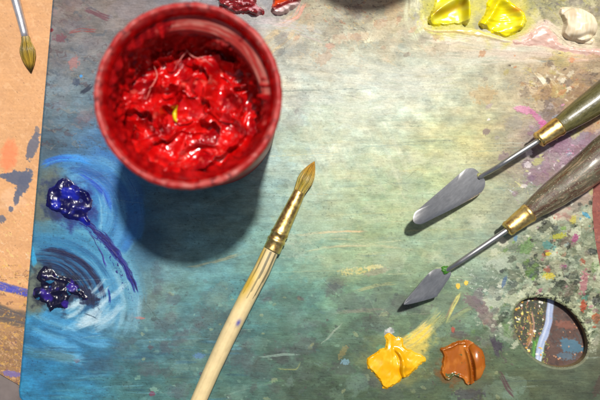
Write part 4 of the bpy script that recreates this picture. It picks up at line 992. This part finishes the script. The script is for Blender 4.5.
kz = DIST*math.cos(TILT)/FPX
zb = 8.2*kz
br1 = thing('paintbrush', 'round paintbrush with pale wooden handle and brass ferrule, lying in the middle of the palette', 'paintbrush', tuple(P(250, 290, 0)))
def wood_c(t, a, n_):
    c = np.tile(np.array([236, 212, 158.]), (len(t), 1)); g = fbm(a*3, t*3, 41, 3); c *= (1+.06*g)[:, None]
    c *= (1-.25*sm(0.55, .0, t)*0)[:, None]
    s1 = ((np.abs(np.sin(a*4.5+.5)) > .82)*(t > .015)*(t < .15+.06*np.sin(a*9)))*.75      # dark grooves near the ferrule
    c = c*(1-s1[:, None])+np.array([96, 92, 70.])*s1[:, None]
    yl = np.exp(-((t-.17)/.05)**2)*np.exp(-(np.angle(np.exp(1j*(a-.75)))/.7)**2)*.85
    yl = np.maximum(yl, np.exp(-((t-.05)/.05)**2)*np.exp(-(np.angle(np.exp(1j*(a-.5)))/.4)**2)*.7)
    c = c*(1-yl[:, None])+np.array([232, 186, 50.])*yl[:, None]
    bl = np.exp(-((t-.285)/.009)**2)*np.exp(-(np.angle(np.exp(1j*(a-2.0)))/.25)**2)
    c = c*(1-bl[:, None])+np.array([90, 90, 170.])*bl[:, None]
    sg = sm(.1, .5, fbm(a*.9, t*9, 43, 4))*.08+sm(.3, .5, fbm(a*3, t*40, 45, 4))*.10
    return c*(1-sg[:, None])+np.array([150, 128, 92.])*sg[:, None]
lathe_px([(272, 248, 16), (262, 270, 17), (246, 300, 17.2), (228, 336, 16.8), (213, 368, 16.2), (198, 402, 15.6), (176, 450, 14), (150, 508, 12), (130, 552, 9), (126, 561, 5)], zb, br1, 'handle', M_bwood, colf=wood_c, sub=18, seg=64)
lathe_px([(300, 190.5, 11.8, zb), (297.8, 195.5, 12.6, zb), (285, 222, 15.6, zb), (280.5, 231.5, 16.8, zb), (280, 232.6, 18.2, zb), (279.2, 234.4, 18.2, zb), (278.6, 235.6, 16.8, zb), (277.2, 238.6, 17, zb), (276.7, 239.7, 18.8, zb), (275.9, 241.5, 18.8, zb), (275.4, 242.6, 17.2, zb), (272.6, 248.6, 17.8, zb), (271.6, 250.6, 17.6, zb)], zb, br1, 'ferrule', M_brass, sub=2, seg=48)
bristles((299.5, 191.5), (314.5, 161.5), 10.8, 15, .1, zb, 3.2*kz, br1, nh=420)
br2 = thing('paintbrush', 'small paintbrush with silver ferrule and dark bristle tip, lying on the tan board', 'paintbrush', tuple(P(10, -10, ZU)))
z2 = ZU+4.0*kz
lathe_px([(8, -34, 9.5), (15, -2, 9.2), (21, 20, 8.2), (25.6, 38.5, 7.4)], z2, br2, 'ferrule', M_silver, sub=3)
lathe_px([(-40, -240, 5), (-20, -150, 9), (2, -58, 11), (8, -34, 9.0)], z2+.4*MM, br2, 'handle', M_bwood, colf=lambda t, a, n_: np.tile(np.array([220, 200, 160.]), (len(t), 1)))
bristles((25.5, 37.5), (30.8, 72.5), 7.2, 14.5, .75, z2, ZU+2.2*kz, br2, nh=300, seed=9, c1=(206, 166, 60), c2=(120, 106, 30))

# ------------------------------------------------------------------ palette knives
def handle_mat(name, stops, scale, glossy, crust, along):
    crust -= .035
    m, nt, b = new_mat(name)
    n = noise_node(nt, scale*1.5, 8, .7, (1, 1, 1), .3, along=along); r = ramp(nt, n.outputs['Fac'], stops)
    n2 = noise_node(nt, scale*3.4, 5, .7); r2 = ramp(nt, n2.outputs['Fac'], [(0.0, (0, 0, 0)), (crust, (0, 0, 0)), (crust+.03, (1, 1, 1))])
    mx = nt.nodes.new('ShaderNodeMix'); mx.data_type = 'RGBA'; nt.links.new(r2.outputs['Color'], mx.inputs[0]); nt.links.new(r.outputs['Color'], mx.inputs[6]); mx.inputs[7].default_value = (*alb((206, 196, 160)), 1)
    nt.links.new(mx.outputs[2], b.inputs['Base Color']); rr = maprange(nt, n2.outputs['Fac'], .35, .65, glossy, glossy+.22); nt.links.new(rr.outputs['Result'], b.inputs['Roughness'])
    b.inputs['Coat Weight'].default_value = .8; b.inputs['Coat Roughness'].default_value = .2
    p = bump(nt, b, n.outputs['Fac'], .35, .0004); bump(nt, b, n2.outputs['Fac'], .5, .0005, p); return m
M_h1 = handle_mat('olive_varnished_wood', [(.30, alb((34, 32, 16))), (.45, alb((80, 76, 38))), (.56, alb((112, 106, 58))), (.7, alb((70, 52, 30)))], 170, .2, .70, 36)
M_h2 = handle_mat('paint_crusted_wood', [(.32, alb((40, 26, 20))), (.44, alb((104, 76, 54))), (.53, alb((100, 100, 76))), (.6, alb((156, 130, 102))), (.7, alb((190, 174, 146)))], 330, .26, .645, 39)
M_green = plain('green_paint', (70, 130, 40), .3)

def blade(poly, zf, parent, mat, th=.55*MM):
    p = smooth_closed(poly, 5) if len(poly) > 8 else np.array(poly, dtype=float)
    p2 = []
    for i in range(len(p)):
        a_, b_ = p[i], p[(i+1) % len(p)]; m_ = max(1, int(np.hypot(*(b_-a_))/2))
        for k in range(m_): p2.append(a_+(b_-a_)*k/m_)
    p = np.array(p2); c_ = p.mean(0)
    rings = [(1.0, -th/2), (1.0, th*.2), (.955, th/2), (.6, th/2+.05*MM), (.25, th/2+.05*MM)]
    V_ = []
    for s_, dz in rings:
        q_ = c_+(p-c_)*s_; z_ = np.array([zf(a_[0], a_[1]) for a_ in q_])+dz; V_.append(P(q_[:, 0], q_[:, 1], z_))
    n_ = len(p); F_ = [tuple(int(i) for i in f) for f in grid_faces(len(rings), n_, wrap=True)]
    F_.append(tuple(range((len(rings)-1)*n_, len(rings)*n_))); F_.append(tuple(range(n_))[::-1])
    V_ = np.concatenate(V_); o = mesh_obj('blade', V_, F_, mat, parent)
    bm_flip(o); return o
def bm_flip(o):
    import bmesh
    bm = bmesh.new(); bm.from_mesh(o.data); bmesh.ops.recalc_face_normals(bm, faces=bm.faces[:]); bm.to_mesh(o.data); bm.free()
    o.data.polygons.foreach_set('use_smooth', np.ones(len(o.data.polygons), dtype=bool))
    try: o.data.set_sharp_from_angle(angle=math.radians(35))
    except Exception: pass

KG = 'palette knives lying on the right of the palette'
k1 = thing('palette_knife', 'palette knife with long rounded spatula blade and olive handle, the upper one', 'palette knife', tuple(P(560, 125, 0)), KG)
zf1 = lambda x_, y_: (4.5+11.0*min(1, max(0, (484-x_)/70)))*MM
blade([(413, 218.5), (415, 213), (420, 208), (435, 195), (450, 182), (463.5, 170.5), (468, 168.4), (473, 168.2), (477, 170.5), (481, 175), (484.6, 179.5), (485, 185), (482.5, 191), (476.5, 196.2), (464, 203), (451, 209.8), (437, 216.6), (425, 222.6), (419.5, 224.3), (414.5, 222.8)], zf1, k1, M_steel)
lathe_px([(478.5, 178, 4.2, 5.3*MM), (484, 174.5, 4.6, 6.5*MM), (499, 166, 5.0, 11*MM), (505, 162, 5.2, 12*MM), (522, 151, 5.4, 12.4*MM), (541, 139, 5.8, 12*MM)], 10*MM, k1, 'shank', M_steel, sub=3, seg=20)
lathe_px([(538, 140.5, 13, 11*MM), (538.4, 140.2, 16, 11*MM), (540, 139, 17.2, 11*MM), (541.5, 138, 16.2, 11*MM), (549, 132.8, 18, 10.8*MM), (556, 128.2, 19, 10.6*MM), (558, 127, 20.2, 10.5*MM), (560, 125.6, 19.2, 10.5*MM)], 9*MM, k1, 'ferrule', M_brass, sub=2, seg=40)
lathe_px([(558, 127, 17.8, 10*MM), (566, 121.5, 21, 10*MM), (580, 112, 25, 9.6*MM), (600, 98, 29, 9.2*MM), (625, 80, 33, 9*MM), (665, 52, 35, 9*MM), (720, 14, 31, 9*MM), (770, -21, 26, 9*MM), (779, -27, 20, 9*MM), (783, -30, 8, 9*MM)], 9*MM, k1, 'handle', M_h1, sub=8, seg=48, noise=.01)
k2 = thing('palette_knife', 'palette knife with diamond-shaped blade and brown paint-crusted handle, the lower one', 'palette knife', tuple(P(560, 195, 0)), KG)
zf2 = lambda x_, y_: (3.5+9.0*min(1, max(0, (450-x_)/45)))*MM
blade([(404.6, 302), (417.5, 286.5), (430, 272), (439, 268.6), (448, 269), (451, 274.5), (445, 284.5), (438.5, 294), (434.5, 297.6), (408, 304.5)], zf2, k2, M_steel)
for o in [k2.children[-1]] if k2.children else []: pass
lathe_px([(442, 273, 3.8, 4.2*MM), (448, 269.5, 4.6, 5.5*MM), (458, 263, 5.2, 9*MM), (470, 255, 5.4, 10.4*MM), (490, 241.5, 5.6, 10.8*MM), (512, 226.5, 6, 10.6*MM)], 9*MM, k2, 'shank', M_steel, sub=3, seg=20)
lathe_px([(506.5, 230, 12, 10.2*MM), (507, 229.6, 15, 10.2*MM), (509, 228, 16.4, 10.2*MM), (510.5, 226.8, 15.4, 10.2*MM), (518, 221, 17.6, 10*MM), (526, 215, 19, 9.8*MM), (528, 213.5, 20.4, 9.8*MM), (530, 212, 19.4, 9.8*MM)], 9*MM, k2, 'ferrule', M_brass, sub=2, seg=40)
lathe_px([(528, 213.4, 18, 9.5*MM), (538, 205.5, 23, 9.5*MM), (555, 193.5, 29, 9.6*MM), (575, 179, 33.5, 9.8*MM), (600, 158.5, 37, 10*MM), (640, 126, 39, 10*MM), (690, 84, 35, 9.4*MM), (735, 46, 29, 8.6*MM), (745, 38, 22, 8.6*MM), (749, 34, 8, 8.6*MM)], 9.5*MM, k2, 'handle', M_h2, sub=10, seg=64, noise=.018)
# green paint at the neck of the lower knife
gp = []
w0 = P(445.5, 270, 0)
th_, ph_ = np.meshgrid(np.linspace(0, np.pi, 22), np.arange(36)/36*2*np.pi, indexing='ij')
rr_ = 1.9*MM*(1+.35*fbm(np.cos(ph_)*1.6+th_, np.sin(ph_)*1.6, 51, 4))
V = np.stack([w0[0]+rr_*np.sin(th_)*np.cos(ph_), w0[1]+rr_*np.sin(th_)*np.sin(ph_), 5.2*MM+rr_*.55*np.cos(th_)], -1).reshape(-1, 3)
w0b = P(445.5, 270, 5.2*MM); V[:, 0] += w0b[0]-w0[0]; V[:, 1] += w0b[1]-w0[1]
mesh_obj('paint_smear', V, grid_faces(22, 36, wrap=True), M_green, k2)
rr_ = rr_*.62
V = np.stack([rr_*np.sin(th_)*np.cos(ph_), rr_*np.sin(th_)*np.sin(ph_), 5.8*MM+rr_*.4*np.cos(th_)], -1).reshape(-1, 3); w0b = P(479.5, 175.5, 5.8*MM); V[:, 0] += w0b[0]; V[:, 1] += w0b[1]
mesh_obj('paint_smear', V, grid_faces(22, 36, wrap=True), plain('pale_olive_paint', (150, 150, 90), .4), k1)

# ------------------------------------------------------------------ second cup past the upper edge
SUNV = np.array([11.5, 33.0, 86.0]); SUNV /= np.linalg.norm(SUNV)
c2 = P(389, -127, 0.0)
V, F, cc, wv = cup_mesh(77)
cupb = mesh_obj('paint_cup', V+c2, F, M_cup, None, cc, loc=tuple(c2), wet=wv)
tag(cupb, 'paint cup past the upper edge, known by its round shadow at top centre', 'cup')

# ------------------------------------------------------------------ light
w = bpy.data.worlds.new('World'); scene.world = w; w.use_nodes = True
nt = w.node_tree; bg = nt.nodes['Background']; sky = nt.nodes.new('ShaderNodeTexSky'); sky.sky_type = 'NISHITA'; sky.sun_disc = False
elev = math.asin(SUNV[2]); az = math.atan2(SUNV[0], SUNV[1])
sky.ozone_density = 0.0; sky.dust_density = 4.0; sky.air_density = 0.8; sky.sun_elevation = elev; sky.sun_rotation = az
nt.links.new(sky.outputs['Color'], bg.inputs['Color']); bg.inputs['Strength'].default_value = 0.062
sl = bpy.data.lights.new('sun', 'SUN'); sl.energy = 4.3; sl.angle = math.radians(3.2); sl.color = (1.0, .972, .925)
so = bpy.data.objects.new('sun', sl); COL.objects.link(so); so.rotation_euler = Vector(-SUNV).to_track_quat('-Z', 'Y').to_euler(); so.location = tuple(SUNV*.8)

# ------------------------------------------------------------------ camera
cd = bpy.data.cameras.new('camera'); cd.lens = 50; cd.sensor_width = 36; cd.sensor_fit = 'HORIZONTAL'; cd.clip_start = .01; cd.clip_end = 20
co = bpy.data.objects.new('camera', cd); COL.objects.link(co); co.location = tuple(CAM); co.rotation_euler = Vector(cam_dir).to_track_quat('-Z', 'Y').to_euler()
cd.dof.use_dof = True; cd.dof.focus_distance = 0.384; cd.dof.aperture_fstop = 7.5; cd.dof.aperture_blades = 0
scene.camera = co
scene.view_settings.view_transform = 'Standard'; scene.view_settings.look = 'None'; scene.view_settings.exposure = 0.10; scene.view_settings.gamma = 1
scene.render.engine = 'CYCLES'; scene.cycles.max_bounces = 8; scene.cycles.use_denoising = True
